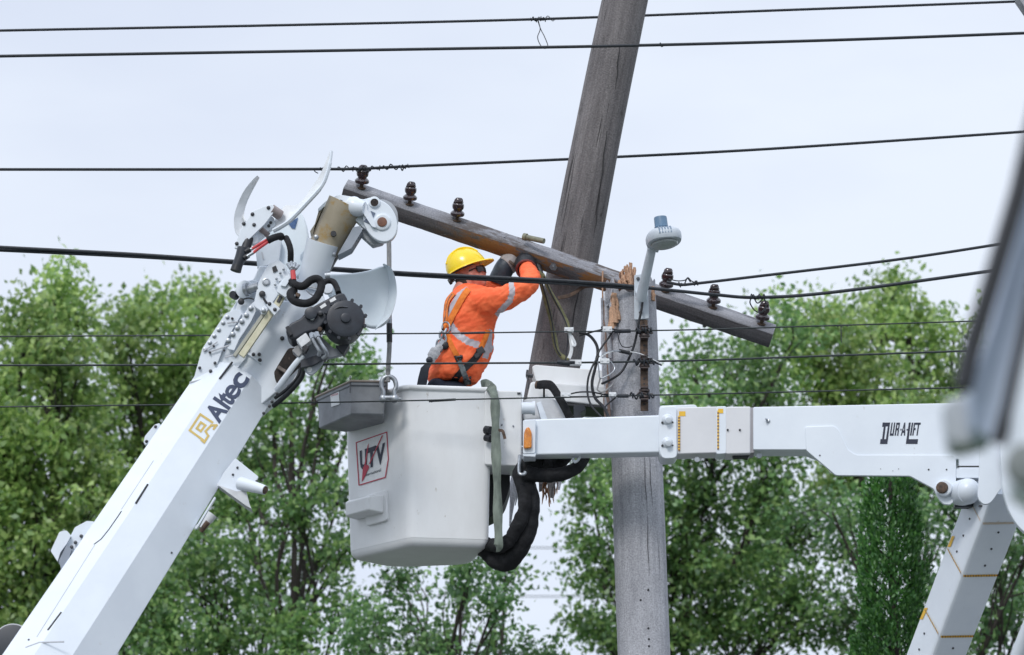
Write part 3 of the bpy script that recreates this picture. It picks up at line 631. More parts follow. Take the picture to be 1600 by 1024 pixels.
wire('power_line', 'upper wire of the twin black pair, running on to the right end insulator', [(-160, 378, 24.5), (0, 386.5, 24.55), (200, 397, 24.6), (360, 408, 24.62), (620, 426, 24.64), (860, 438, 24.65), (960, 445, 24.66), (1060, 455, 24.75), (1120, 461, 24.9), (1185, 465, 25.12), (1300, 457, 25.2), (1545, 424, 25.3), (1760, 392, 25.4)], .0125,
     extra=lambda e: (coil(e, (1172, 464, 25.1), (1196, 464, 25.12), 5, .018), e.tube(catmull(PP([(1174, 465, 25.1), (1172, 474, 25.12), (1180, 486, 25.15), (1190, 488, 25.14), (1197, 478, 25.13), (1194, 466, 25.1)]), 5), .005, 5), e.tube(catmull(PP([(1178, 466, 25.1), (1184, 474, 25.13), (1192, 467, 25.12)]), 5), .005, 5)))
wire('power_line', 'lower wire of the twin black pair, ending at the grey pole', [(-160, 384, 24.52), (0, 391.5, 24.57), (200, 401, 24.61), (360, 411, 24.63), (620, 429.5, 24.65), (860, 442.5, 24.66), (960, 449, 24.67), (1000, 452, 24.70)], .0105)
i36 = INS[1036]
wire('power_line', 'black wire running right from the insulator beside the street lamp', [(1042, 441, 25.2), (1064, 445, 25.18), (1090, 443, 25.18), (1200, 430, 25.2), (1400, 406, 25.25), (1560, 382, 25.3), (1760, 350, 25.4)], .011,
     extra=lambda e: (coil(e, (1060, 445, 25.18), (1066, 445, 25.18), 3, .016), coil(e, (1083, 443, 25.18), (1091, 442.5, 25.18), 3, .017), e.tube(catmull(PP([(1045, 436, 25.18), (1058, 439, 25.17), (1070, 438, 25.17), (1075, 434, 25.17), (1080, 439, 25.17), (1087, 442, 25.17)]), 5), .0045, 5), e.tube(catmull(PP([(1070, 443, 25.17), (1074, 435, 25.16), (1079, 441, 25.17)]), 5), .005, 5)))
def thin(label, pts, r=.0055, ex=None): return wire('service_wire', label, pts, r, WIREG, ex)
def wb(x0, x1, f, n=5):
    def g(e):
        for k in range(n): coil(e, (x0 + (x1-x0)*k/n, f(x0 + (x1-x0)*k/n), 24.62), (x0 + (x1-x0)*(k+.5)/n, f(x0+(x1-x0)*(k+.5)/n), 24.62), 2, .014)
    return g
thin('uppermost of the three thin wires, level with the worker\'s waist', [(-160, 527, 24.3), (0, 526, 24.3), (160, 525, 24.3), (300, 524.5, 24.35), (560, 522, 24.4), (700, 521, 24.42), (880, 518.5, 24.5), (960, 518, 24.57), (1004, 517, 24.60), (1100, 515, 24.68), (1300, 509, 24.8), (1520, 502, 24.9), (1760, 493, 25)], .0052,
     [lambda e: coil(e, (1303, 510, 24.8), (1325, 509, 24.8), 3, .007, .003), lambda e: e.tube(PP([(1314, 509, 24.8), (1314.5, 536, 24.81)]), .0035, 5), lambda e: e.tube(PP([(960, 518, 24.56), (985, 517.5, 24.58)]), .014, 8), lambda e: coil(e, (994, 517, 24.6), (1020, 516.5, 24.6), 6, .02, .006), lambda e: e.tube(PP([(720, 521, 24.42), (758, 520, 24.43)]), .0085, 8)])
thin('middle of the three thin wires, level with the worker\'s hips', [(-160, 571, 24.3), (0, 571, 24.3), (300, 570.5, 24.35), (560, 569, 24.4), (700, 568, 24.42), (880, 567, 24.5), (960, 566, 24.57), (1004, 565, 24.6), (1100, 563, 24.68), (1300, 556, 24.8), (1500, 549, 24.9), (1760, 540, 25)], .0072,
     lambda e: (coil(e, (990, 565.5, 24.6), (1022, 565, 24.6), 7, .022, .006), e.tube(catmull(PP([(1022, 566, 24.62), (1034, 571, 24.64)]), 3), .006, 5), e.tube(PP([(866, 567.5, 24.49), (890, 567.5, 24.5)]), [.004, .022], 8), e.tube(PP([(870, 566, 24.49), (898, 566.5, 24.5)]), .012, 8)))
thin('lowest of the three thin wires, crossing the bucket near its rim', [(-160, 637, 24.3), (0, 636, 24.3), (160, 634, 24.3), (330, 632, 24.35), (560, 628, 24.38), (740, 624, 24.4), (880, 621, 24.5), (960, 619.5, 24.57), (1004, 618, 24.6), (1100, 616, 24.68), (1300, 611, 24.8), (1500, 606, 24.9), (1760, 600, 25)], .0052,
     lambda e: (coil(e, (983, 619, 24.6), (1022, 618, 24.6), 6, .02, .006), e.tube(PP([(965, 619, 24.57), (982, 619, 24.58)]), .013, 8), e.tube(PP([(670, 627, 24.39), (712, 624.5, 24.4)]), .009, 6), e.tube(PP([(674, 629, 24.39), (677, 625, 24.39)]), .004, 5)))
# the loose service cables and their taped joints beside the pole
def cable(label, pts, r=.008, material=BLACK, name='service_cable', grp='loose service cables beside the broken pole'):
    m = MB(); m.tube(catmull(PP(pts), 8), r*.86, 8); o = m.build(name, material, None); return setp(o, label, 'cable', grp)
cable('thick black cable curving down from the upper thin wire, left of the grey pole', [(905, 520, 24.55), (920, 524, 24.55), (931, 537, 24.55), (934, 552, 24.55), (930, 575, 24.55), (925, 600, 24.54), (930, 622, 24.54), (943, 636, 24.5), (950, 650, 24.45), (952, 656, 24.44)], .0125)
cable('black cable bending left in a long C beside the boom end', [(936, 556, 24.5), (926, 572, 24.5), (919, 592, 24.5), (918, 615, 24.5), (924, 634, 24.48), (936, 648, 24.46), (944, 656, 24.45)], .0085)
cable('black cable crossing down left from the taped upper joint', [(957, 519, 24.55), (951, 528, 24.55), (942, 540, 24.55), (934, 553, 24.54), (931, 562, 24.54)], .008)
cable('black loop standing on the uppermost thin wire at the white clip', [(905, 525, 24.55), (925, 519, 24.55), (940, 515, 24.55), (941, 511, 24.55), (955, 514, 24.55), (970, 517, 24.56)], .0075)
cable('thin black wire hanging in a small bight on the grey pole', [(968, 519, 24.6), (967, 530, 24.62), (972, 541, 24.63), (982, 543, 24.64), (988, 541, 24.64)], .004)
cable('two black tails twisted off the lowest thin wire', [(890, 616, 24.52), (905, 613, 24.52), (925, 613, 24.53), (945, 617, 24.54), (962, 620, 24.56), (950, 631, 24.54), (945, 637, 24.52)], .0065)
cable('dark cable swooping from the lowest wire joint round to the boom', [(890, 620, 24.5), (920, 620, 24.5), (935, 621, 24.5), (945, 616, 24.52), (965, 619, 24.56)], .005)
cable('grey stranded wire looping under the middle thin wire', [(934, 565, 24.52), (936, 580, 24.52), (938, 591, 24.52), (950, 587, 24.52), (958, 581, 24.53), (960, 574, 24.54), (952, 563, 24.54), (940, 556, 24.55), (955, 549, 24.57), (975, 549, 24.6)], .0055, STEEL)
cable('grey stranded wire hanging lower beside the torn edge of the pole', [(938, 591, 24.53), (934, 605, 24.53), (934, 610, 24.53), (941, 613, 24.53), (952, 606, 24.54), (958, 600, 24.56)], .0065, ROPE)
cable('pale wire with a black joint running to the middle spool', [(938, 558, 24.54), (955, 550, 24.57), (975, 549, 24.60), (1000, 553, 24.60), (1020, 562, 24.61), (1034, 569, 24.62)], .0045, WPLAST)
m = MB(); m.tube(PP([(967, 548, 24.60), (984, 552, 24.60)]), .014, 8); setp(m.build('cable_joint', BLACK, None), 'black sleeve joint on the pale wire in front of the pole', 'connector', 'wire joints')
for (x, y, w_, h_, lb) in [(949, 515, 10, 5, 'white plastic clip on the uppermost thin wire at the pole edge'), (889, 516, 10, 4.5, 'white tape wrap on the uppermost thin wire over the leaning pole'), (899, 567, 13, 5, 'white sleeve on the middle thin wire over the leaning pole'), (945, 565, 10, 5, 'pale threaded clamp on the middle thin wire'), (884, 618, 11, 4.5, 'pale clamp on the lowest thin wire above the boom end'), (957, 617, 8, 4, 'small white clamp on the lowest thin wire at the pole edge')]:
    m = MB(); m.box(P(x, y, 24.52), (Vector((M(w_/1.4), 0, 0)), Vector((0, .02, 0)), Vector((0, 0, M(h_/1.3)))))
    for k in (-1, 1): m.lathe(P(x + k*w_*.45, y - h_*.2, 24.505), (0, -1, 0), [(0, .008), (.01, .008)], 8)
    setp(m.build('wire_clamp', WPLAST, None, bevel=.004), lb, 'wire clamp', 'wire clamps')
m = MB(); m.tube(catmull(PP([(889, 519, 24.52), (893, 530, 24.53), (896, 540, 24.52), (899, 537, 24.53), (893, 524, 24.53)]), 4), .009, 6, flat=.3); m.tube(catmull(PP([(890, 520, 24.54), (893, 540, 24.54), (892, 552, 24.54), (889, 560, 24.54)]), 4), .014, 6, flat=.3)
setp(m.build('tape_tail', WPLAST, None), 'white tape tail hanging below the wire over the leaning pole', 'tape')
# webbing hanging from the crossarm down the leaning pole
def sling(label, pts, w_, material, name='webbing_strap', cat='strap'):
    pts = catmull(PP(pts), 8); m = MB(); rings = []
    for i, p in enumerate(pts):
        t = (pts[min(i+1, len(pts)-1)] - pts[max(0, i-1)]).normalized(); s = t.cross(Vector((.25*math.sin(i*.21), 1, 0))).normalized()
        w1 = w_*(1 + .12*math.sin(i*.5) + .16*noise.noise(Vector((i*.3, w_*90, 0)))); rings.append([p + s*w1 + Vector((0, .002, 0)), p + s*w1*.5 + Vector((0, -.009, 0)), p - s*w1*.5 + Vector((0, -.009, 0)), p - s*w1 + Vector((0, .002, 0)), p + Vector((0, .008, 0))])
    m.loft(rings); o = m.build(name, material, None, ang=60); return setp(o, label, cat)
sling('olive webbing strap hanging left on the leaning pole from the crossarm', [(842, 425, 25.25), (846, 445, 25.25), (856, 480, 25.26), (864, 515, 25.3), (870, 545, 25.3), (878, 557, 25.3), (889, 561, 25.28)], .017, OLIVE)
sling('olive webbing strap slanting right across the leaning pole to the tape wrap', [(847, 428, 25.23), (858, 452, 25.24), (874, 480, 25.26), (884, 498, 25.28), (888, 514, 25.26)], .014, OLIVE)
for pts, lb in [([(846, 440, 25.22), (855, 470, 25.24), (862, 500, 25.26), (868, 540, 25.28), (876, 556, 25.27)], 'thin black cord beside the left olive strap'), ([(850, 432, 25.22), (862, 460, 25.23), (880, 495, 25.25), (887, 516, 25.22), (886, 545, 25.22), (884, 562, 25.2)], 'thin black cord beside the right olive strap')]:
    cable(lb, pts, .0065, BLACK, 'cord', 'cords on the leaning pole')
for y, dy in ((856, 1), (932, 2)):
    m = MB(); m.tube([P(-100, y - 4, 88), P(800, y, 88), P(1700, y + 3, 88)], .014, 6); setp(m.build('distant_wire', WIREG, None), 'faint far off wire seen in the gap below the hoses, %s one' % ('upper', 'lower')[dy-1], 'overhead wire')
# weathered timber just entering the top right corner
m = MB(); m.pplate([(1588, -60), (1640, -60), (1640, 60), (1604, 16), (1590, -4)], 26.0, .15); setp(m.build('timber', WGREY, None, bevel=.01), 'grey timber end just inside the top right corner', 'timber')
# ------------------------------------------------------------------ lettering and decals
def glyphs(txt, off=0.0, res=3):
    cu = bpy.data.curves.new('txt', 'FONT'); cu.body = txt; cu.size = 1; cu.offset = off; cu.resolution_u = res; cu.space_character = 1.0
    o = bpy.data.objects.new('txt', cu); COL.objects.link(o); dg = bpy.context.evaluated_depsgraph_get(); me = o.evaluated_get(dg).to_mesh()
    v = [(p.co.x, p.co.y) for p in me.vertices]; f = [list(p.vertices) for p in me.polygons]
    o.evaluated_get(dg).to_mesh_clear(); bpy.data.objects.remove(o)
    x0, x1 = min(a for a, b in v), max(a for a, b in v); y0, y1 = min(b for a, b in v), max(b for a, b in v)
    return [((a-x0)/(x1-x0), (b-y0)/(y1-y0)) for a, b in v], f
def quad2(q, u, v):     # q: bottom-left, bottom-right, top-right, top-left
    a, b, c, d = [Vector(x) for x in q]; return a*(1-u)*(1-v) + b*u*(1-v) + c*u*v + d*(1-u)*v
def decal(name, polys, surf, mats, parent, lift=.002, mi=None, label=None):
    """polys: list of photo-unit polygons; surf(x,y)->(world point, normal)"""
    m = MB()
    for k, pl in enumerate(polys):
        pt = []
        for x, y in pl:
            p, n = surf(x, y); pt.append(p + n*(lift + .0004*(k % 5)))
        m.add(pt, [list(range(len(pt)))], mi[k] if mi else 0)
    return m.build(name, mats, parent, smooth=False, fixn=False, label=label)
def text_decal(name, txt, quad, surf, material, parent, off=0.0, lift=.0025, label=None):
    v, f = glyphs(txt, off); m = MB(); pt = []
    for u, w_ in v:
        q = quad2(quad, u, w_); p, n = surf(q.x, q.y); pt.append(p + n*lift)
    m.add(pt, f); return m.build(name, material, parent, smooth=False, fixn=False, label=label)
def plane_surf(pt, n):
    n = n.normalized()
    if n.dot(CAM - pt) < 0: n = -n
    return lambda x, y: (RP(x, y, pt, n), n)
def lathe_at(parent, name, mats, px, py, Y, prof, ax=(0, -1, 0), sides=12, bevel=0):
    m = MB(); m.lathe(P(px, py, Y), ax, prof, sides); return m.build(name, mats, parent, ang=40)
BOLT = [(-.004, .014), (.003, .014), (.004, .010), (.012, .010), (.014, .006)]
def bolt(parent, px, py, Y, s=1.0, material=None, name='bolt'):
    return lathe_at(parent, name, material or DSTEEL, px, py, Y, [(a, b*s) for a, b in BOLT], sides=8)
def hole(parent, px, py, Y, s=1.0): return lathe_at(parent, 'bolt_hole', BLACK, px, py, Y, [(-.002, .009*s), (.002, .009*s)], sides=10)

# ------------------------------------------------------------------ bucket lift on the right
lift = thing('bucket_lift', (P(1450, 640, 24).x, 25.2, 0), 'white bucket lift with horizontal boom from the right and a dented white bucket', 'bucket lift')
def LY(x, y=0): return 24.28 - (x - 820)*.00062
T = .17
def seg(name, pts, dY, th, r=4, material=PAINT, bev=.006, par=None, dx=0):
    m = MB(); m.pplate(rpoly(pts, r) if r else pts, lambda x, y: LY(x) + dY, th); return m.build(name, material, par or lift, bevel=bev)
b_in = seg('inner_boom', [(834, 655), (1045, 648), (1045, 707), (834, 711)], .03, T - .02, r=0, material=PAINT, bev=.012)
seg('boom_end_plate', [(818, 656), (838, 655), (838, 713), (818, 714)], .02, T, r=3)
# collar with two round bosses
col_ = seg('boom_collar', [(1030, 634), (1086, 632), (1090, 636), (1056, 716), (1034, 717), (1029, 706)], .005, T + .03, r=5, bev=.006)
seg('boom_collar_plate', [(1030, 636), (1057, 634), (1058, 716), (1034, 717), (1029, 700)], -.012, .03, r=7, material=GELU if 0 else PAINT)
for y in (656, 692):
    lathe_at(col_, 'adjuster_boss', PAINT, 1043, y, LY(1043) - .01, [(0, .040), (.012, .036), (.02, .022), (.05, .020), (.052, .01)], ax=(.1, -1, -.3), sides=18)
    for k in (-8, 8): bolt(col_, 1043 + k, y + 4.5, LY(1043) - .01, .6)
seg('middle_boom', [(1058, 636.5), (1122, 635), (1122, 708), (1058, 710)], -.0, T, r=3, material=pm('primer_grey_white', (.66, .665, .69), (.61, .615, .64), .5, 3), bev=.010)
seg('wear_band', [(1119, 635), (1135, 634.5), (1135, 709), (1119, 710)], -.005, T + .01, r=3)
seg('middle_boom_sleeve', [(1134, 635.5), (1173, 635), (1173, 709), (1134, 710)], -.010, T + .02, r=3, bev=.010, material=bpy.data.materials['primer_grey_white'])
seg('boom_seal', [(1171, 637), (1179, 637), (1179, 707), (1171, 708)], -.004, T, r=0, bev=0, material=pm('grey_seal', (.34, .33, .35), None, .7))
ob = seg('outer_boom', [(1177, 636), (1480, 630), (1640, 627), (1640, 748), (1498, 747), (1498, 718), (1300, 718), (1262, 703), (1177, 703)], -.03, T + .04, r=2, bev=.012)
rpl = seg('reinforcing_plate', [(1258, 667), (1303, 665.5), (1311, 672), (1325, 703), (1338, 711), (1490, 711), (1494, 716), (1494, 770), (1492, 782), (1485, 789), (1474, 788), (1466, 778), (1459, 764), (1422, 744), (1306, 743), (1260, 704)], -.040, .03, r=3, bev=.004)
for x in (1089, 1186): 
    m = MB(); m.lathe(P(x, 719 if x < 1100 else 713, LY(x) + .05), (0, -1, 0), [(0, .018), (.02, .018)], 14); m.build('pad_eye', STEEL, lift)
seg('chain_guide', [(1143, 709), (1172, 710), (1168, 717), (1160, 715), (1146, 716)], .04, .05, r=0, bev=0, material=BLACK)
# bosses, pins and holes
sf = lambda x, y: (P(x, y, LY(x) - .03), Vector((0, -1, 0)))
for x, y in [(1137, 672), (1156, 672)]: bolt(lift, x, y, LY(x) - .012, .55)
lathe_at(lift, 'grease_fitting', STEEL, 1200, 658, LY(1200) - .03, [(0, .016), (.01, .014), (.012, .007), (.04, .006)], ax=(-.5, -1, .2))
for x, y, s in [(1281, 712, .6), (1451, 734, .7), (1479, 734, .6), (1404, 733, .35), (1376, 733, .3), (1395, 736, .3)]: hole(lift, x, y, LY(x) - .041, s)
hole(lift, 1506, 686, LY(1506) - .031, 1.1)
pb = lathe_at(rpl, 'pivot_boss', PAINT, 1476, 765, LY(1476) - .03, [(-.02, .058), (.05, .056), (.055, .05)], ax=(-.25, -1, 0), sides=24)
lathe_at(rpl, 'pivot_pin', RUST, 1476, 765, LY(1476) - .03, [(.05, .040), (.075, .038), (.078, .032)], ax=(-.42, -1, 0), sides=20)
m = MB(); m.pplate([(1496, 728), (1532, 728), (1532, 730), (1496, 730)], lambda x, y: LY(x) - .032, .01); m.build('panel_gap', BLACK, lift, smooth=False)
m = MB(); m.pplate(rpoly([(1494, 732), (1531, 732), (1531, 747), (1494, 747)], 2), lambda x, y: LY(x) - .034, .02); m.build('link_cover', PAINT, lift, bevel=.002)
m = MB(); m.pplate([(1492, 746), (1535, 746), (1520, 792), (1492, 792)], lambda x, y: LY(x) + .06, .08); m.build('pivot_recess', BLKM, lift, bevel=.004)
m = MB(); m.tube([P(1498, 772, 23.90), P(1504, 770, 23.83), P(1512, 768, 23.78)], [.078, .088, .086], 24); m.sphere(P(1512, 768, 23.79), .088, seg=24); m.build('pivot_tube', PAINT, lift)
# elbow plates
m = MB(); m.pplate(rpoly([(1531, 690), (1600, 640), (1640, 640), (1640, 760), (1586, 745), (1563, 765), (1548, 787), (1536, 789), (1527, 778), (1530, 744)], 9), 23.50, .03); el = m.build('elbow_plate', PAINT, lift, bevel=.004)
m = MB(); m.pplate(rpoly([(1562, 680), (1660, 650), (1680, 850), (1615, 842), (1592, 826), (1576, 800), (1566, 765)], 14), 23.40, .05); m.build('elbow_plate', PAINT, lift, bevel=.008)
# lower boom, leaning toward the camera as it rises
CZ = .645*M(1, 24)       # metres further away per photo unit downward
def lvl(y):              # section corners at the level where ridge E1 passes height y
    t = y - 898; Yr = 24.02 + t*CZ*1.0
    E1 = P(1503 - .37*t, y, Yr); E0 = P(1478 - .375*t, y - 44, Yr + .237); E2 = P(1561 - .395*t, y + 1, Yr + .133)
    return E0, E1, E2
def fourth(E0, E1, E2): return E0 + (E2 - E1)
rings = []
for y in (772, 898, 993, 1200, 1500):
    E0, E1, E2 = lvl(y)
    E0 = E1 + (E0-E1); E3 = fourth(E0, E1, E2)
    def rc(a, p, b, r=.028, n=4):
        pa, pb_ = p + (a-p).normalized()*r, p + (b-p).normalized()*r; o = []
        for k in range(n+1):
            t = k/n; o.append(pa*(1-t)**2 + p*2*t*(1-t) + pb_*t*t)
        return o
    rings.append(rc(E3, E0, E1) + rc(E0, E1, E2, .032) + rc(E1, E2, E3) + rc(E2, E3, E0))
m = MB(); m.loft(rings); lb_ = m.build('lower_boom', PAINT, lift, ang=30)
def lfaces(y0, y1):
    A = lvl(y0); B = lvl(y1); n1 = (A[1]-A[0]).cross(B[0]-A[0]); n2 = (A[2]-A[1]).cross(B[1]-A[1])
    return plane_surf(A[0], n1), plane_surf(A[1], n2)
LF, RF = lfaces(800, 993)
def stripe(y, wd=1.6, tab=True, colors=(YEL, BRN), pale=False):
    E0, E1, E2 = lvl(y); t = y - 898; a = (1479.5 - .375*t, y - 42); b = (1503 - .37*t - 1, y - 2); b2 = (1503 - .37*t + 1, y + 1); c = (1561 - .395*t - 2, y + 1)
    polys = []; mi = []
    for (p, q, k) in ((a, b, 20), (b2, c, 26)):
        for i in range(k):
            x0, y0 = bern(p[0]+1, q[0], i/k), bern(p[1]+1, q[1], i/k); x1, y1 = bern(p[0]+1, q[0], (i+1)/k), bern(p[1]+1, q[1], (i+1)/k)
            polys.append([(x0, y0-wd), (x1, y1-wd), (x1, y1+wd), (x0, y0+wd)]); mi.append(i % 2 if not pale else 0)
    n1 = 20
    decal('dashed_stripe', polys[:n1], LF, colors, lb_, mi=mi[:n1]); decal('dashed_stripe', polys[n1:], RF, colors, lb_, mi=mi[n1:])
    x = [(b[0], b[1]), (b[0]+3, b[1]+4.5), (b2[0]-2, b2[1]-1), b2]
    m = MB(); pts = []
    for i, (px, py) in enumerate(x): 
        p = (LF if i < 2 else RF)(px, py); pts.append(p[0] + (p[1])*.003 - (Vector((0, 0, 0))))
    if tab:
        decal('yellow_tab', [[(a[0]+1, a[1]-1), (a[0]+6, a[1]-1), (a[0]+12.5 - (0 if tab == 1 else 14.5), a[1] - 18 if tab == 1 else a[1]+17), (a[0]+8 - (0 if tab == 1 else 14.5), a[1]-18 if tab == 1 else a[1]+17)]], LF, YEL, lb_)
stripe(898); stripe(993, tab=2); 
CREAM = pm('cream_sealant', (.62, .52, .42), None, .6)
stripe(816, wd=1.6, tab=None, colors=(CREAM, CREAM), pale=True)
for x, y in [(1515, 811), (1505, 837), (1495, 862), (1444, 990), (1436, 1015)]:
    p, n = LF(x, y); m = MB(); m.lathe(p, n, [(-.002, .008), (.003, .008)], 8); m.build('rivet', DSTEEL, lb_)
for x, y in [(1560, 832), (1549, 858), (1539, 884), (1489, 1013)]:
    p, n = RF(x, y); m = MB(); m.lathe(p, n, [(-.002, .008), (.003, .008)], 8); m.build('rivet', DSTEEL, lb_)
p, n = LF(1534, 791); m = MB(); m.box(p, (Vector((.02, 0, 0)), Vector((0, .01, 0)), Vector((0, 0, .006)))); m.build('latch', DSTEEL, lb_)
m = MB(); m.tube([P(1640, 900, 23.6), P(1600, 1000, 23.9), P(1560, 1110, 24.2)], .05, 16); m.build('lift_cylinder', PAINT, lift)
# stripes and lettering on the boom
def band(x, y0, y1, col0, w_=1.5, n=24):
    polys = [[(x-w_, bern(y0, y1, i/n)), (x+w_, bern(y0, y1, i/n)), (x+w_, bern(y0, y1, (i+1)/n)), (x-w_, bern(y0, y1, (i+1)/n))] for i in range(n)]
    return decal('dashed_stripe', polys, lambda a, b: (P(a, b, LY(a) - .007), Vector((0, -1, 0))), (YEL, BRN), lift, mi=[i % 2 for i in range(n)])
band(1061, 650, 705, 0, 1.6); band(1122, 642, 703, 0, 1.3)
decal('yellow_tab', [[(1061, 643), (1071, 643), (1071, 650.5), (1061, 650.5)]], lambda a, b: (P(a, b, LY(a)), Vector((0, -1, 0))), YEL, lift)
decal('yellow_tab', [[(1122, 639), (1130, 639), (1130, 646), (1122, 646)]], lambda a, b: (P(a, b, LY(a) - .006), Vector((0, -1, 0))), YEL, lift)
def Z(x, y): return (1340 + x/10, 640 + y/10)
big = [[(390, 205), (510, 205), (500, 262), (383, 275)], [(408, 262), (440, 262), (413, 480), (380, 480)], [(474, 255), (502, 250), (472, 480), (440, 480)], [(358, 465), (474, 465), (463, 540), (348, 540)],
       [(800, 205), (832, 205), (797, 480), (762, 480)], [(762, 465), (945, 465), (935, 540), (753, 540)]]
for gq in (big[:4], big[4:]): decal('boom_lettering', [[Z(*p) for p in q] for q in gq], sf, NAVYD, lift, lift=.0015)
def block(ch, x0, x1, y0=207, y1=410, b=20):
    """heavy condensed letters built from bars; the whole word slants with the big initials"""
    h = y1 - y0; m_ = (x0+x1)/2; tb_ = 34
    B = {'U': [(x0, y0, x0+b, y1-tb_), (x1-b, y0, x1, y1-tb_), (x0, y1-tb_, x1, y1)],
         'R': [(x0, y0, x0+b, y1), (x0+b, y0, x1, y0+tb_), (x1-b, y0+tb_, x1, y0+h*.42), (x0+b, y0+h*.42, x1-4, y0+h*.42+tb_), (x1-b, y0+h*.42+tb_, x1, y1)],
         'I': [(x0, y0, x1, y1)], 'F': [(x0, y0, x0+b, y1), (x0+b, y0, x1, y0+tb_), (x0+b, y0+h*.42, x1-5, y0+h*.42+tb_)], 'T': [(x0, y0, x1, y0+tb_), (m_-b/2, y0+tb_, m_+b/2, y1)]}
    sl = lambda x, y: Z(x - (y - y0)*.145, y)
    if ch == 'A': pl = [[(m_-8, y0), (m_+6, y0), (x0+b, y1), (x0, y1)], [(m_-6, y0), (m_+10, y0), (x1, y1), (x1-b, y1)], [(x0+b-4, y0+h*.6), (x1-b+4, y0+h*.6), (x1-b+6, y0+h*.78), (x0+b-6, y0+h*.78)]]
    else: pl = [[(a, b_), (c, b_), (c, d), (a, d)] for a, b_, c, d in B[ch]]
    decal('boom_lettering', [[sl(*p) for p in q] for q in pl], sf, NAVYD, lift)
for a in [('U', 530, 590), ('R', 606, 664), ('A', 700, 772), ('I', 846, 870), ('F', 882, 926), ('T', 926, 988)]: block(*a)
for x in (680, 776): decal('boom_lettering', [[Z(x-15, 318), Z(x-3, 298), Z(x+11, 318), Z(x-3, 338)]], sf, NAVYD, lift)

# platform mount, bucket
mb = MB(); mb.pplate(rpoly([(757, 609), (816, 611), (815, 729), (757, 727)], 4), 24.66, .34); mount = mb.build('platform_mount', GEL, lift, bevel=.012)
m = MB(); m.box(P(811, 615, 24.655), (Vector((.012, 0, 0)), Vector((0, .004, 0)), Vector((0, 0, .006)))); m.build('latch', BLKM, mount)
for x, y in [(784, 664), (802, 666)]: bolt(mount, x, y, 24.66, .5, STEEL)
m = MB(); m.tube([P(759, 672, 24.63), P(767, 673, 24.60)], .03, 12); m.tube([P(759, 684, 24.63), P(767, 686, 24.6)], .026, 12); m.build('rubber_bumper', BLACK, mount)
m = MB(); m.pplate(rpoly([(817, 657), (837, 656), (836, 708), (817, 709)], 2), 24.255, .012); lbase = m.build('marker_light', PAINT, lift, bevel=.002)
m = MB(); m.pplate(rpoly([(819, 676), (822, 668), (827, 667), (831, 676), (831, 700), (818, 701)], 3), 24.225, .03); m.build('amber_lens', AMBER, lbase, bevel=.012)
m = MB(); m.pplate([(816, 709), (838, 709), (836, 714), (818, 713)], 24.26, .15); m.build('boom_end_foot', PAINT, lift, bevel=.003)
# bucket shell: rounded, tapering sections
def bsec(cor, it=3, r=.2): return chaikin([P(*c) for c in cor], it, True, r)
def sec(y, ts, inset=0):    # ts 0 top .. 1 bottom
    A = (bern(634, 640, ts), y, 24.60); B = (bern(768, 765, ts), y + 0, 24.68); C_ = (bern(775, 738, ts), y, 25.35); D_ = (bern(612, 608, ts), y, 25.46); E = (bern(536, 543, ts), y, 25.12)
    base = [P(*A)]; z = base[0].z; out = []
    for c in (A, B, C_, D_, E):
        p = P(c[0], y, c[2]); out.append(Vector((p.x, p.y, z)))
    return out
def ringz(ts, z, inset=0):
    c = sec(600, 0) ; top = sec(603, 0); bot = sec(848, 1); o = [a.lerp(b, ts) for a, b in zip(top, bot)]
    cen = sum(o, Vector())/len(o); o2 = []
    for p in o:
        d = p - cen; q = p - Vector((d.x, d.y, 0)).normalized()*inset; o2.append(Vector((q.x, q.y, z)))
    r = []      # rounded corners
    n = len(o2)
    for i in range(n):
        p, a, b = o2[i], o2[i-1], o2[(i+1) % n]; rr = min((.05, .055, .12, .12, .07)[i], (a-p).length*.42, (b-p).length*.42)
        pa, pb_ = p + (a-p).normalized()*rr, p + (b-p).normalized()*rr
        for k in range(9):
            t = k/8; r.append(pa*(1-t)**2 + p*2*t*(1-t) + pb_*t*t)
    return r
zt = P(632, 602, 24.6).z; zb = P(640, 852, 24.6).z; H = zt - zb
sh_ = [ringz(0, zt - .035)] + [ringz(t, zt - .035 - t*(H - .09)) for t in (.15, .3, .5, .7, .85, 1)] + [ringz(1, zb + .06, .001), ringz(1, zb + .035, .006), ringz(1, zb + .014, .02), ringz(1, zb + .003, .038), ringz(1, zb, .055)]
inner = [ringz(1, zb + .04, .05)] + [ringz(t, zt - t*(H - .09), .035) for t in (.7, .3, 0)] + [ringz(0, zt + .002, .03)]
rim = [ringz(0, zt + .002, -.012), ringz(0, zt - .008, -.022), ringz(0, zt - .028, -.020), ringz(0, zt - .034, -.006)]
m = MB(); m.loft(inner + rim + sh_, cap=True); bucket = m.build('bucket', GEL, lift, ang=60)
# planar surface of the left face for the lettering and the step
A0, E0_ = sec(603, 0)[0], sec(603, 0)[4]; A1 = sec(848, 1)[0]; A0.z = zt; E0_.z = zt; A1.z = zb + .05
BF = plane_surf(A0, (E0_-A0).cross(A1-A0))
def U(x, y): return (540 + x/5.69, 660 + y/5.69)
def lines(name, segs, w_, surf, material, par):
    polys = []
    for (x0, y0), (x1, y1) in segs:
        d = Vector((x1-x0, y1-y0)).normalized()*w_; n_ = Vector((-d.y, d.x)); polys.append([(x0-d.x*.5-n_.x, y0-d.y*.5-n_.y), (x1+d.x*.5-n_.x, y1+d.y*.5-n_.y), (x1+d.x*.5+n_.x, y1+d.y*.5+n_.y), (x0-d.x*.5+n_.x, y0-d.y*.5+n_.y)])
    return decal(name, polys, surf, material, par)
fr = [U(97, 182), U(368, 88), U(382, 330), U(355, 490), U(122, 560)]
plq = decal('decal_plate', [fr], BF, WHITE, bucket, lift=.001)
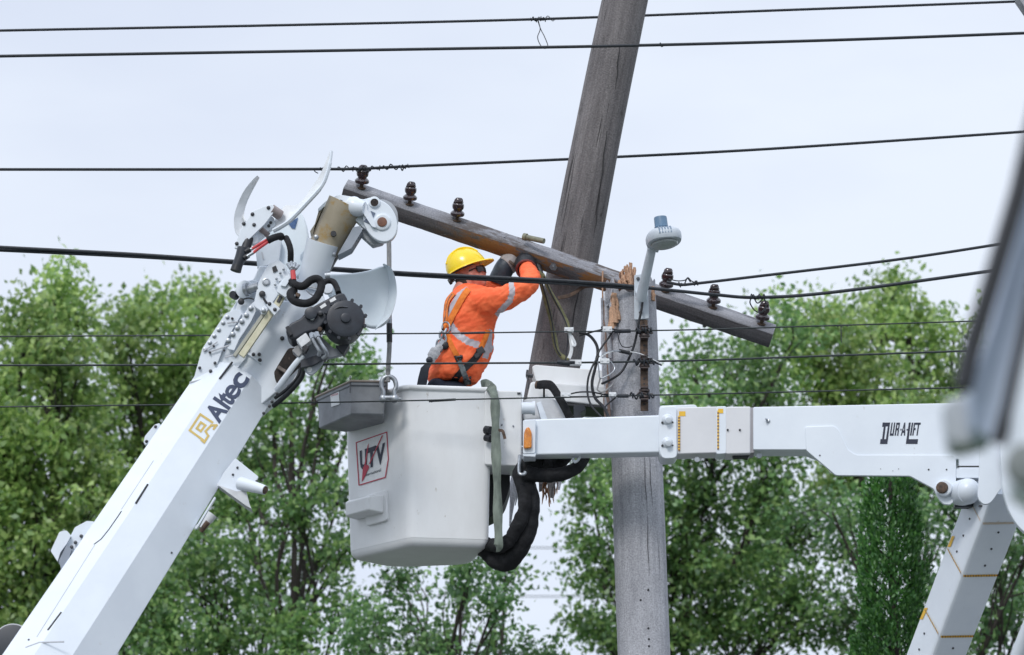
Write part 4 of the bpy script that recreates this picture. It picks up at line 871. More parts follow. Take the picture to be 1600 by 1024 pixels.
lines('decal_border', [(fr[i], fr[(i+1) % 5]) for i in range(5)], .8, BF, DRED, bucket)
for ch, q in [('U', [(135, 432), (195, 405), (193, 232), (128, 256)]), ('T', [(205, 410), (262, 392), (272, 205), (192, 236)]), ('V', [(285, 385), (338, 370), (355, 180), (272, 215)])]:
    if ch == 'T': q = [(200, 412), (270, 390), (276, 205), (190, 238)]
    text_decal('bucket_lettering', ch, [U(*p) for p in q], BF, NAVYD, bucket, off=.05, lift=.004)
decal('red_bolt', [[U(212, 185), U(200, 210), U(168, 400), U(185, 385)], [U(190, 380), U(160, 400), U(148, 530), U(160, 520), U(215, 400), U(205, 380)], [U(212, 372), U(222, 372), U(338, 118), U(328, 118)]], BF, DRED, bucket, lift=.0052)
text_decal('bucket_lettering', 'International', [U(165, 488), U(318, 436), U(316, 408), U(170, 462)], BF, NAVYD, bucket, off=.01)
# step pocket on the left face
n_ = BF(590, 800)[1]
def bf(x, y, l=0): p, n = BF(x, y); return p + n*l
m = MB(); o_ = rpoly([(572, 776), (606, 765), (608, 814), (575, 823)], 5); m.plate([bf(x, y, .02) for x, y in o_], -n_*.04); st = m.build('step_pad', GEL, bucket, bevel=.008)
m = MB(); q = [bf(556, 781, .0), bf(603, 773, .0), bf(603, 803, .0), bf(556, 813, .0)]
fr_ = [p + n_*.12 for p in (bf(560, 788), bf(598, 778), bf(598, 800), bf(560, 810))]
m.loft([q, [a.lerp(b, .5) + n_*.02 for a, b in zip(q, fr_)], fr_]); m.build('step_box', GEL, bucket, bevel=.012)
# tool tray hooked over the rim
zt2 = P(550, 600, 24.56).z
def tr(px, Y, dz): p = P(px, 602, Y); return Vector((p.x, p.y, zt2 - dz))
topc = [tr(549, 24.50, 0), tr(604, 24.52, 0), tr(604, 24.9, 0), tr(540, 25.1, 0), tr(494, 24.98, 0)]
zb2 = zt2 - P(550, 600, 24.56).z + P(550, 650, 24.56).z
def ins(l, k, z): c = sum(l, Vector())/len(l); return [Vector((c.x + (p.x-c.x)*k, c.y + (p.y-c.y)*k, z)) for p in l]
m = MB(); m.loft([ins(topc, .90, zb2 + .02), ins(topc, .93, zt2 + .0), ins(topc, 1.0, zt2 + .002), ins(topc, 1.0, zt2 - .022), ins(topc, .955, zt2 - .026), ins(topc, .92, zb2 + .01), ins(topc, .88, zb2)]); tray = m.build('tool_tray', TRAYM, bucket, bevel=.006, ang=30)
m = MB(); cc = ins(topc, 1.01, zt2 + .006); m.tube(cc + [cc[0], cc[1]], .008, 6); m.build('tray_rim', pm('tan_edge', (.34, .28, .24), None, .6), tray)
tp_ = plane_surf(ins(topc, .955, zt2 - .026)[0], (ins(topc, .955, zt2 - .026)[0] - ins(topc, .955, zt2 - .026)[4]).cross(Vector((0, 0, 1))))
decal('tray_label', [[(516, 615), (530, 611), (531, 632), (518, 636)]], tp_, WHITE, tray)
text_decal('tray_lettering', 'DANGER', [(518, 620), (529, 617), (529, 614), (518, 617)], tp_, DRED, tray, lift=.004)
m = MB()
for x, Y in ((547, 24.52), (501, 24.96)): m.tube([P(x, 614 if x > 510 else 629, Y - .01), P(x, 602 if x > 510 else 616, Y - .01), P(x, 588 if x > 510 else 612, Y)], .004, 5)
m.build('tray_pin', DSTEEL, tray)
# white gear housing and hoses behind the boom end
hs = MB(); hs.pplate(rpoly([(831, 573), (836, 570), (875, 573), (946, 579), (948, 612), (838, 598)], 3), 24.95, .34); h1 = hs.build('gear_housing_top', GEL, lift, bevel=.012)
hs = MB(); hs.pplate(rpoly([(829, 596), (860, 597), (950, 604), (951, 636), (884, 628), (862, 634), (822, 628)], 5), 24.86, .42); hs.build('gear_housing', GEL, lift, bevel=.015)
hs = MB(); hs.pplate(rpoly([(817, 624), (860, 622), (884, 632), (898, 656), (840, 660), (817, 657)], 6), 24.72, .40); hs.build('rotator_housing', PAINT2, lift, bevel=.02)
m = MB(); m.tube([P(815, 638, 24.6), P(833, 638, 24.6)], .042, 20); m.tube([P(832, 638, 24.6), P(836, 638, 24.6)], .05, 20); m.build('rotator_shaft', PAINT, lift)
m = MB(); m.pplate([(838, 630), (845, 627), (856, 657), (846, 658)], 24.58, .08); m.build('gusset_plate', PAINT, lift, bevel=.004)
m = MB(); m.pplate(rpoly([(896, 634), (912, 632), (916, 640), (906, 646), (912, 656), (897, 656)], 2), 24.8, .2); m.build('valve_block', BLKM, lift, bevel=.006)
m = MB(); m.pplate([(880, 630), (955, 635), (955, 638), (880, 633)], 24.85, .3); m.build('housing_seal', BLACK, lift, smooth=False)
m = MB(); m.tube(catmull(PP([(824, 579, 24.93), (823, 587, 24.9), (826, 598, 24.88), (825, 608, 24.88)]), 4), .008, 6); m.tube(PP([(822, 586, 24.9), (833, 588, 24.9)]), .016, 8); m.build('control_lever', DSTEEL, lift)
m = MB(); m.tube(catmull(PP([(840, 602, 24.76), (852, 601, 24.72), (862, 604, 24.66), (874, 622, 24.62), (884, 640, 24.6), (893, 660, 24.6)]), 7), [.026, .028] + [.032]*34, 12, flat=.5); m.tube(PP([(850, 604, 24.8), (850, 622, 24.8)]), .008, 6)
m.build('black_belt', SLEEVE, lift)
m = MB(); m.tube(catmull(PP([(838, 601.5, 24.775), (845, 601.5, 24.75)]), 2), .030, 12, flat=.6); m.build('belt_end', RUST, lift)
# hose bundle slung under the boom
def sleeve(name, pts, rs, wob=.006, sides=18):
    c = catmull(PP(pts), 8); n = len(c); k = len(rs); rr = []
    for i in range(n):
        t = i/(n-1)*(k-1); a = int(min(t, k-2)); rr.append(bern(rs[a], rs[a+1], t-a)*(1 + .09*noise.noise(Vector((i*.55, 0, k)))))
    m = MB(); m.tube(c, rr, sides)
    for v in m.v:
        v += Vector((1, 1, 1))*0 + Vector((noise.noise(v*14), noise.noise(v*14 + Vector((9, 0, 0))), noise.noise(v*14 + Vector((0, 9, 0)))))*wob*1.6
    return m.build(name, SLEEVE, lift, ang=80)
sleeve('hose_sleeve', [(850, 700, 24.55), (836, 728, 24.55), (818, 740, 24.55), (826, 775, 24.55), (826, 815, 24.58), (815, 850, 24.62), (795, 876, 24.7), (775, 876, 24.8), (760, 860, 24.9), (738, 850, 25.2), (715, 842, 25.4)], [.07, .088, .075, .073, .072, .068, .066, .06, .055, .045], .008)
sleeve('hose_sleeve', [(824, 760, 24.5), (816, 806, 24.5), (800, 838, 24.55), (784, 852, 24.6), (768, 852, 24.75), (748, 846, 25.0), (720, 838, 25.3)], [.05, .05, .048, .048, .045, .035], .008)
sleeve('hose_sleeve', [(822, 740, 24.48), (846, 743, 24.46), (876, 741, 24.44), (900, 731, 24.46), (912, 716, 24.5), (914, 700, 24.52)], [.06, .05, .05, .045, .04, .035])
sleeve('hose_sleeve', [(838, 718, 24.5), (856, 724, 24.6), (876, 720, 24.6), (888, 706, 24.6)], [.07, .06, .05, .045])
m = MB(); m.tube(catmull(PP([(812, 712, 24.45), (811, 734, 24.4), (813, 741, 24.38), (819, 741, 24.38), (821, 737, 24.38)]), 5), .012, 8); m.build('hose_hook', STEEL, lift)
m = MB(); m.tube(catmull(PP([(895, 716, 24.35), (898, 722, 24.34), (904, 718, 24.34), (907, 710, 24.34)]), 5), .010, 8); m.build('hose_hook', PAINT, lift)
m = MB(); m.pplate(rpoly([(757, 728), (797, 731), (797, 760), (789, 786), (776, 803), (757, 812)], 7), 24.95, .30); m.build('rubber_apron', pm('dull_black_rubber', (.018, .02, .025), (.012, .013, .016), .6), lift, bevel=.02)
# webbing sling over the bucket rim
sling('faded green webbing sling hung over the bucket rim down to the black hoses', [(752, 603, 24.80), (760, 599, 24.74), (768, 607, 24.64), (773, 622, 24.58), (774, 650, 24.55), (775, 700, 24.50), (777, 760, 24.46), (778, 810, 24.44), (779, 850, 24.42), (775, 856, 24.46)], .031, STRAPG, 'webbing_sling', 'sling')
m = MB(); m.tube(catmull(PP([(772, 673, 24.53), (784, 673, 24.51), (787, 678, 24.5), (789, 686, 24.5)]), 4), .012, 6, flat=.4); setp(m.build('strap_tail', RUST, None), 'short brown strap tail knotted to the green sling', 'strap')

# ------------------------------------------------------------------ blurred lift arm close to the camera, right edge
fg = thing('crane_arm', (P(1600, 600, 7).x, 7, 0), 'out of focus white lift arm filling the right edge in front of everything', 'crane arm')
m = MB(); m.pplate(rpoly([(1650, 150), (1700, 150), (1612, 480), (1552, 690), (1522, 668), (1518, 600), (1548, 520)], 10), 7.0, .12); m.build('arm_plate', pm('blue_grey_paint', (.46, .53, .66), (.42, .48, .6), .45, 4), fg, bevel=.01)
m = MB(); m.tube(PP([(1638, 110), (1612, 215), (1592, 300), (1565, 390), (1539, 475), (1519, 540), (1504, 606)], 6.93), .020, 14, flat=1.6); m.build('rubber_edge', BLACK, fg)
m = MB(); m.tube(PP([(1650, 300), (1622, 430), (1598, 540), (1578, 630), (1560, 692)], 6.9), .016, 14); m.build('hose', BLACK, fg)
m = MB(); m.pplate(rpoly([(1700, 380), (1640, 420), (1606, 560), (1590, 640), (1583, 760), (1640, 800), (1700, 800)], 12), 6.7, .1); m.build('side_plate', PAINT, fg, bevel=.01)
m = MB(); m.lathe(P(1606, 728, 6.66), (0, -1, 0), [(0, .044), (.02, .040), (.025, .02)], 24); m.build('pivot_cap', pm('grey_green_cap', (.22, .24, .24), (.16, .18, .18), .5), fg)
m = MB(); m.pplate(rpoly([(1478, 622), (1512, 616), (1540, 640), (1545, 690), (1500, 700), (1486, 690)], 10), 7.1, .1); m.build('bracket', pm('pale_bracket', (.45, .48, .52), None, .5), fg, bevel=.01)
# ------------------------------------------------------------------ derrick boom on the left
dr = thing('derrick_boom', (P(94, 1024, 23).x - 1.2, 22.5, 0), 'big white derrick boom rising from lower left, black winch at its head', 'derrick boom')
pT = P(372, 596, 24.0); pB = P(94, 1024, 23.0); AX = (pT - pB).normalized(); VC = (CAM - pT).normalized()
SX = AX.cross(VC).normalized(); 
if SX.x < 0: SX = -SX
DV = SX.cross(AX).normalized()
if DV.dot(VC) < 0: DV = -DV
u24 = M(1, 24.0)
def bsect(c, k, sx=0):
    pts = [(-60, 0), (-60, -26), (-40, -44), (40, -44), (60, -26), (60, 12), (13, 36), (-27, 31)]
    return [c + SX*((s + sx)*u24*k) + DV*(d*u24*k) for s, d in pts]
pX = pB + (pB - pT).normalized()*5.5
LB = (pT-pB).length; kx = 1.165
def atw(q):        # width factor at a point on the axis
    t = (q - pT).dot(-AX)/LB; return 1 + .165*t
Cs = [(pT + AX*.0, 1), (pB, atw(pB)), (pX, atw(pX))]
m = MB(); m.loft([bsect(c, k) for c, k in Cs]); boom = m.build('boom', PAINT, dr, bevel=.004, ang=20)
r0, r1 = bsect(*Cs[0]), bsect(*Cs[1])
def fs(i, j): return plane_surf(r0[i], (r0[j]-r0[i]).cross(r1[i]-r0[i]))
FL, FT, FR_ = fs(0, 7), fs(7, 6), fs(6, 5)
# lettering: a quad that follows the boom, given by two points along its base line
def tq(x, y): return (280 + x/6.4, 540 + y/6.4)
adir = Vector((.575, -.818)); cdir = Vector((.818, .575))
def bq(px, py, ln, ht):       # bottom-left corner, length along the boom, height toward the upper left
    a = Vector((px, py)); up = -cdir; return [a, a + adir*ln, a + adir*ln + up*ht, a + up*ht]
def along(o, ln, ht): return bq(342.5 + adir.x*o, 663 + adir.y*o, ln, ht)
for ch, o, ln, ht, of in [('A', 0, 25.5, 30, .035), ('l', 26, 5.6, 31, .03), ('t', 31.5, 13, 29, .035), ('e', 41.5, 22.5, 23.5, .022), ('c', 62.5, 22.5, 23.5, .03)]: text_decal('boom_lettering', ch, along(o, ln, ht), FT, NAVY, boom, off=of)
lg = [((210, 690), (105, 850)), ((105, 850), (235, 945)), ((210, 690), (330, 770)), ((250, 970), (290, 905)), ((250, 970), (225, 950)), ((290, 905), (262, 860)), ((262, 860), (320, 800)), ((320, 800), (372, 800)), ((345, 835), (372, 800)),
      ((215, 770), (175, 830)), ((175, 830), (215, 860)), ((215, 860), (260, 800)), ((260, 800), (215, 770))]
polys = []
for (a, b) in lg:
    x0, y0 = tq(*a); x1, y1 = tq(*b); d = Vector((x1-x0, y1-y0)).normalized()*1.7; n_ = Vector((-d.y, d.x))
    polys.append([(x0-d.x*.9-n_.x, y0-d.y*.9-n_.y), (x1+d.x*.9-n_.x, y1+d.y*.9-n_.y), (x1+d.x*.9+n_.x, y1+d.y*.9+n_.y), (x0-d.x*.9+n_.x, y0-d.y*.9+n_.y)])
decal('gold_emblem', polys, FT, GOLD, boom)
def on(surf, x, y, l=0): p, n = surf(x, y); return p + n*l
def strip(name, pts, w_, surf, material, h=.003, par=boom):
    m = MB(); m.tube([on(surf, x, y, .0) for x, y in pts], w_, 6, flat=.6); return m.build(name, material, par)
SHD = pm('seam_paint', (.50, .52, .56), None, .6)
for a in [((363, 566), (343, 592)), ((231, 757), (212, 787)), ((96, 957), (75, 985))]: strip('access_slot', a, .0075, FL, BLACK)
strip('edge_cut', catmull([(190, 799, 0), (184, 806, 0), (170, 828, 0), (158, 843, 0), (147, 851, 0)], 4) and [(190, 799), (184, 808), (170, 828), (158, 843), (147, 851)], .005, FL, DSTEEL)
strip('panel_seam', [(240, 720), (190, 796)], .004, FL, SHD); strip('panel_seam', [(148, 852), (58, 995)], .004, FL, SHD)
strip('weld_seam', [(100, 1003), (62, 1004), (40, 1012)], .006, FL, SHD)
for x, y in [(268, 864), (45, 1000)]: 
    m = MB(); p, n = (FR_ if x > 200 else FL)(x, y); m.lathe(p, n, [(-.002, .007), (.004, .007)], 8); m.build('bolt', DSTEEL, boom)
def dplate(name, pts, Y, th=.03, material=PAINT, r=2, bev=.004, par=None):
    m = MB(); m.pplate(rpoly(pts, r) if r else pts, Y, th); return m.build(name, material, par or dr, bevel=bev)
# upper body of the boom head
body = dplate('boom_head', [(356, 545), (372, 500), (400, 478), (438, 470), (475, 470), (500, 478), (500, 540), (472, 560), (462, 580), (444, 603), (400, 640), (330, 600)], 23.93, .32, bev=.012, r=4)
dplate('boom_head_shoulder', [(350, 500), (380, 455), (398, 432), (405, 415), (446, 419), (470, 440), (500, 440), (510, 478), (440, 500), (380, 530)], 24.0, .22, bev=.01, r=3)
dplate('side_cheek', [(363, 500), (372, 470), (379, 440), (396, 437), (405, 441), (397, 470), (385, 490), (372, 505)], 23.90, .05, bev=.006, r=4)
dplate('splice_backing', [(300, 596), (322, 546), (356, 497), (380, 472), (400, 470), (396, 520), (384, 560), (350, 600)], 23.905, .12, r=3)
sl1 = dplate('splice_plate', [(302, 594), (316, 545), (352, 490), (368, 484), (378, 490), (352, 535), (338, 572), (330, 590)], 23.87, .03, bev=.003, r=2)
for x, y in [(355.4, 496), (348.8, 505), (342, 516), (335, 525.6), (328, 536), (320.4, 546.5)]: bolt(sl1, x, y, 23.87, 1.15, STEEL)
sl2 = dplate('splice_plate', [(355, 545), (366, 516), (388, 480), (398, 470), (404, 478), (392, 503), (374, 530), (366, 548)], 23.85, .03, bev=.003, r=2)
for x, y in [(392, 482.5), (385, 493), (378, 503), (371, 513), (364, 523), (357, 533)]:
    lathe_at(sl2, 'bolt', STEEL, x, y, 23.85, [(-.004, .019), (.004, .019), (.006, .014), (.02, .013), (.022, .007)], sides=10)
for x, y, s in [(363, 498, .7), (334, 541, .6), (350, 548, .6), (336, 567.5, .8), (312, 575, .8), (329, 580, .9), (328, 551, .7), (396, 554, .9), (405, 554, .9), (406, 563, 1.0), (441, 529, 1.1)]: bolt(dr, x, y, 23.855 if x < 380 else 23.92, s)
strip('weld_seam', [(340, 534), (318, 549)], .005, plane_surf(P(330, 540, 23.855), Vector((0, -1, 0))), SHD); 
for a in [((358, 540), (330, 549)), ((373, 553), (351, 559)), ((345, 586), (296, 598)), ((372, 503), (355, 505))]: strip('weld_seam', a, .006, plane_surf(P(330, 540, 23.85), Vector((0, -1, 0))), SHD)
m = MB(); c0, c1 = (FT(376, 546)[0]), (FT(408, 569)[0]); m.loft([[c0 - DV*.14, c0 + DV*.004, c1 + DV*.004, c1 - DV*.14], [c0 - DV*.14 + AX*.02, c0 + AX*.02, c1 + AX*.02, c1 - DV*.14 + AX*.02]]); m.build('boom_end_lip', PAINT, boom, bevel=.002)
# fibreglass rod and its clamps
def bar(name, x0, y0, x1, y1, Y, w_, th, material, par=None, bev=.003):
    d = Vector((x1-x0, y1-y0)).normalized(); n_ = Vector((-d.y, d.x))*w_/2
    m = MB(); m.pplate([(x0-n_.x, y0-n_.y), (x1-n_.x, y1-n_.y), (x1+n_.x, y1+n_.y), (x0+n_.x, y0+n_.y)], Y, th); return m.build(name, material, par or dr, bevel=bev)
bar('fibreglass_rod', 425, 486, 377, 556, 23.74, 9.5, .04, YFG); bar('rod_guide', 416, 484, 366, 556, 23.76, 5, .05, pm('dull_rod_guide', (.42, .42, .36), None, .6))  # guide is a darker, narrower bar left of the rod
bar('rod_slot', 434, 472, 439, 463, 23.70, 5, .02, DSTEEL); bar('rod_end', 430, 480, 443, 458, 23.71, 10, .04, YFG)
cb_ = dplate('clamp_block', [(416, 477), (423, 470), (438, 482), (429, 493)], 23.68, .08, bev=.004, r=1)
bolt(cb_, 421, 475, 23.68, 1, DSTEEL); bolt(cb_, 429.5, 484, 23.68, 1, DSTEEL)
dplate('clamp_block', [(432, 455), (436, 443), (450, 429), (457, 442), (456, 452), (446, 465)], 23.66, .10, bev=.006, r=2)
dplate('clamp_block', [(438, 446), (446, 432), (452, 428), (454, 436), (446, 448)], 23.64, .06, bev=.005, r=1)
dplate('clamp_foot', [(407, 484), (413, 477), (420, 482), (415, 491), (408, 491)], 23.74, .06, bev=.005, r=2); lathe_at(dr, 'bolt', STEEL, 412, 486, 23.72, [(0, .018), (.02, .016), (.024, .008)], sides=12)
# pivot plate of the pole guide
pv = dplate('pivot_plate', [(396, 478), (403, 443), (411, 427), (421, 411), (436, 406), (446, 415), (449, 430), (440, 452), (427, 472), (410, 488)], 23.80, .05, bev=.005, r=4)
lathe_at(pv, 'pivot_pin', STEEL, 416, 441, 23.80, [(0, .028), (.012, .026), (.014, .018), (.01, .016)], sides=20)
m = MB(); m.pplate([(425, 418), (431, 415), (434, 423), (427, 426)], 23.79, .02); m.build('square_hole', BLACK, pv)
for x, y in [(410, 460.5), (377, 472)]: lathe_at(dr, 'rubber_plug', BLACK, x, y, 23.80 if x > 400 else 23.86, [(0, .022), (.018, .022), (.022, .014)], sides=16)
m = MB(); m.tube(catmull(PP([(380, 468, 23.86), (388, 466, 23.84), (397, 468, 23.84)]), 4), .005, 6); m.tube(catmull(PP([(411, 464, 23.77), (414, 470, 23.76), (417, 474, 23.75)]), 4), .009, 6); m.build('plug_lanyard', BLACK, dr)
m = MB(); m.tube([P(382, 454, 23.85), P(404, 448, 23.82)], .032, 18); m.tube([P(383, 453.5, 23.84), P(388, 452, 23.83)], .045, 18); m.build('cross_shaft', STEEL, dr)
m = MB(); m.lathe(P(384, 453, 23.9), (-.4, -1, -.1), [(0, .062), (.03, .060), (.034, .05)], 24); m.build('shaft_boss', PAINT, dr)
m = MB(); m.lathe(P(369, 463, 23.95), (-.5, -1, 0), [(0, .028), (.05, .026)], 14); m.build('rubber_plug', BLACK, dr)
for x, y in [(432, 436), (438, 427), (443, 421), (438, 440), (430, 445)]: bolt(dr, x, y, 23.78, .7, STEEL)
# white cover behind the hoses and big pale guard
m = MB(); gl = chaikin([P(x, y, 24.22) for x, y in [(400, 385), (408, 352), (434, 330), (462, 322), (478, 342), (484, 380), (478, 425), (450, 440), (404, 430)]], 2)
m.plate(gl, .12); m.build('head_cover', GUARD, dr, bevel=.015)
m = MB(); m.pplate([(399, 386), (422, 372), (440, 376), (436, 410), (402, 419)], 24.15, .06); m.build('head_cover_panel', pm('pale_cover', (.60, .65, .71), None, .5), dr, bevel=.004)
strip('cover_rib', [(409, 394), (412, 406)], .006, plane_surf(P(410, 400, 24.148), Vector((0, -1, 0))), SHD, par=dr)
gp = [(500, 428), (545, 427), (578, 422), (598, 413), (610, 420), (618, 442), (619, 465), (612, 492), (602, 507), (585, 514), (566, 508), (545, 490), (520, 480)]
m = MB(); m.plate(chaikin([P(x, y, 24.28) for x, y in gp], 2), .05); guard = m.build('winch_guard', GUARD, dr, bevel=.02)
m = MB(); rm = [P(x, y, 24.26) for x, y in [(598, 413), (604, 420), (608, 440), (606, 465), (599, 492), (588, 511)]]; ro = [P(x, y, 24.16) for x, y in [(600, 412), (612, 420), (619, 442), (619, 466), (609, 495), (586, 515)]]
ci, co = catmull(rm, 6), catmull(ro, 6); m.loft([[a, b, b + Vector((0, .02, 0)), a + Vector((0, .03, 0))] for a, b in zip(ci, co)]); m.build('guard_rim', GUARD, guard)
m = MB(); m.lathe(P(481, 402, 24.15), (0, -1, 0), [(0, .055), (.01, .05)], 20); m.build('cover_cap', GUARD, dr)
# boom tip: white sleeve, tan tube, grey plate standing in for the tube's shaded side
t0, t1, t2, t3 = P(484, 450, 24.05), P(507, 382, 24.05), P(532, 335, 24.03), P(541, 318, 24.03)
ax_ = (t2 - t0).normalized() + Vector((0, -.25, 0)); ax_.normalize()
m = MB(); m.lathe(t0, t1 - t0 + Vector((0, -.10, 0)), [(0, .088), ((t1-t0).length*.9, .112), ((t1-t0).length, .114), ((t1-t0).length, .103)], 36); sv = m.build('tip_sleeve', PAINT, dr)
m = MB(); m.lathe(P(504, 392, 24.0), t3 - t1 + Vector((0, -.05, 0)), [(0, .108), (.36, .128), (.362, .12)], 36); m.build('tip_tube', TAN, dr)
lathe_at(dr, 'tube_hole', BLACK, 521, 365.5, 23.862, [(-.01, .02), (.006, .02)], sides=16)
for x, y in [(494, 370.5), (521, 397)]: lathe_at(dr, 'bolt', STEEL, x, y, 23.885 if x < 500 else 23.92, [(-.03, .016), (.004, .016), (.008, .008)], sides=10)
dplate('tube_shade_plate', [(552, 355), (564, 353), (566, 360), (549, 388), (532, 397), (527, 399), (535, 385), (546, 366)], 23.86, .14, material=pm('grey_tube_shade', (.30, .33, .38), (.22, .25, .29), .6), r=2, bev=.01)  # shade of the tube's right side, put in as a grey plate
dplate('collar_flange', [(484, 362), (492, 350), (498, 329), (506, 322), (500, 335), (492, 352), (489, 366)], 23.92, .12, material=TAN, r=1, bev=.004)
m = MB(); m.tube([P(533, 394, 24.0), P(524, 407, 24.02), P(512, 428, 24.05)], .011, 8); m.build('winch_line', ROPE, dr)
m = MB(); m.tube([P(526, 404, 24.06), P(514, 424, 24.1)], .010, 8); m.tube(PP([(508, 432, 23.9), (516, 431, 23.9)]), .03, 12); m.build('line_guide', STEEL, dr)
# sheave head
sh1 = dplate('sheave_arm', [(496, 327), (508, 315), (529, 304), (548, 307), (568, 312), (580, 308), (592, 312), (600, 335), (596, 368), (570, 358), (553, 342), (540, 332), (520, 319), (508, 322), (498, 331)], 23.90, .06, bev=.01, r=4)
m = MB(); m.tube(catmull(PP([(545, 318, 23.88), (556, 324, 23.86), (570, 326, 23.84)]), 4), [.05, .062, .066, .068, .066, .062, .058, .052, .045], 16); m.build('arm_boss', PAINT, sh1)
m = MB(); m.pplate([(557, 360), (562, 366), (582, 384), (597, 380), (604, 372), (575, 356)], 23.95, .08); m.build('sheave_underplate', pm('grey_underplate', (.40, .43, .47), None, .6), dr, bevel=.006)
pc_ = P(597, 346, 23.86); zx = (Vector((.55, -.2, .85))).normalized()
m = MB(); pts = []
for i in range(40):
    a = 2*math.pi*i/40; pts.append(P(594 + 27*math.cos(a) + 3*math.sin(a), 345 + 33*math.sin(a)*(1) + 4*math.cos(a), 23.86))
m.plate(pts, .05); cheek = m.build('sheave_cheek', PAINT, dr, bevel=.008)
m = MB(); m.lathe(P(594, 345, 24.02), (0, -1, 0), [(0, .125), (.02, .115), (.05, .105), (.08, .115), (.1, .125)], 36); m.build('sheave', pm('grey_sheave', (.35, .37, .4), None, .5), dr)
lathe_at(cheek, 'hub_ring', PAINT, 597, 347.5, 23.86, [(0, .06), (.014, .058), (.02, .05), (.02, .042)], ax=(.05, -1, -.05), sides=28); lathe_at(cheek, 'hub_pin', pm('rusty_brass', (.22, .10, .06), (.14, .06, .04), .6, 30), 597, 347.5, 23.845, [(0, .034), (.012, .033), (.014, .028)], ax=(.05, -1, -.05), sides=24)
lathe_at(cheek, 'pin_boss', PAINT, 585, 316.5, 23.86, [(0, .040), (.016, .038), (.018, .028)], sides=24); lathe_at(cheek, 'pin_hole', CAV, 585, 316.5, 23.84, [(0, .027), (.002, .027)], sides=20)
m = MB(); m.pplate(rpoly([(563, 317), (567, 311), (572, 314), (574, 328), (585, 346), (588, 356), (581, 354), (566, 331)], 2), 23.83, .03); m.build('latch_arm', PAINT, cheek, bevel=.004)
for t_ in [[(579, 329.5), (586.5, 333), (583, 340)], [(573, 340), (577, 350), (568, 345.5)]]:
    m = MB(); m.pplate(t_, 23.853, .008); m.build('cutout', pm('blue_grey_cutout', (.12, .15, .22), None, .7), cheek, smooth=False)
lathe_at(dr, 'bolt_hole', BLACK, 532, 316, 23.895, [(-.002, .017), (.004, .017)], sides=16)
lathe_at(dr, 'bolt', DSTEEL, 566, 323, 23.84, [(-.01, .014), (.012, .013)], sides=10)
# pole tongs
def blade(name, outer, inner, Y, th, curl, material=PAINT):
    """curved horn: outer and inner edge polylines from root to tip, folded flange along the outer edge"""
    n = 22
    def res(l):
        c = catmull([Vector((x, y, 0)) for x, y in l], 10); return [c[int(i*(len(c)-1)/n)] for i in range(n+1)]
    o_, i_ = res(outer), res(inner); m = MB(); rg = []
    for k, (a, b) in enumerate(zip(o_, i_)):
        t = k/n; c = curl*(1 - t*.6); a0 = P(a.x, a.y, Y); b0 = P(b.x, b.y, Y + c); nn = Vector((0, th*(1 - .5*t), 0)); rg.append([a0, b0, b0 + nn, a0 + nn + (a0-b0)*.0])
    m.loft(rg); return m.build(name, material, dr, bevel=.003, ang=50)
TRL = pm('worn_horn_paint', (.70, .72, .74), (.58, .6, .62), .4, 10, spots=((.4, .38, .38), 20, .66))
blade('tong', [(376, 372), (367, 361), (365.5, 341), (370, 322), (380, 300), (392, 284), (402, 274)], [(392, 352), (384, 350), (380, 338), (383, 320), (391, 302), (398, 289), (405, 277)], 23.86, .02, .07, TRL)
m = MB(); m.tube(catmull(PP([(384, 347, 23.90), (379.5, 336, 23.92), (383, 319, 23.92), (391, 301, 23.92), (404, 277, 23.9)]), 6), .009, 6); m.build('tong_edge', TRL, dr)
blade('tong', [(427, 361), (440, 354), (455, 343), (479, 318), (502, 292), (511, 272), (516, 252), (518, 236)], [(424, 352), (432, 340), (444, 322), (467, 319), (486, 294), (500, 273), (509, 252), (515, 238)], 23.80, .035, .05, TRL)
m = MB(); m.tube(catmull(PP([(427, 361, 23.80), (440, 354, 23.79), (455, 343, 23.78), (479, 318, 23.77), (502, 292, 23.77), (511, 272, 23.77), (516, 252, 23.77), (518, 237, 23.78)]), 5), [.016]*20 + [.014]*10 + [.010]*6, 8, flat=1.6); m.build('tong_flange', PAINT, dr)
dplate('tong_base', [(430, 348), (438, 326), (448, 320), (456, 322), (470, 319), (478, 320), (455, 344), (436, 357)], 23.84, .05, bev=.006, r=3)
tb_ = dplate('tong_bracket', [(425, 319.5), (431.5, 327), (414, 350), (374, 389), (366, 388), (375, 361), (395, 330), (414, 322)], 23.74, .025, bev=.003, r=2)
for x, y in [(419.5, 325), (394.5, 335), (397, 351.5), (381, 350), (370, 381)]: bolt(tb_, x, y, 23.74, 1.0, DSTEEL)
m = MB(); m.tube([P(424, 327, 23.76), P(438, 337, 23.80)], .036, 20); m.build('tong_pin', pm('worn_pin', (.36, .31, .30), (.24, .2, .2), .6, 20), dr)
m = MB(); m.tube([P(405, 356, 23.80), P(419, 368, 23.84)], .020, 14); m.build('tong_pin', bpy.data.materials['worn_pin'], dr)
dplate('tong_link', [(410, 338), (418, 334), (428, 340), (430, 352), (420, 362), (408, 372), (398, 382), (390, 380), (392, 366), (402, 350)], 23.82, .06, bev=.006, r=3)
for x, y in [(411, 347), (423, 348), (420, 353), (397, 376)]: bolt(dr, x, y, 23.815, .8, DSTEEL)
m = MB(); m.lathe(P(396, 375, 23.80), (.2, -1, 0), [(0, .034), (.02, .032), (.022, .02)], 18); m.build('link_eye', PAINT, dr)
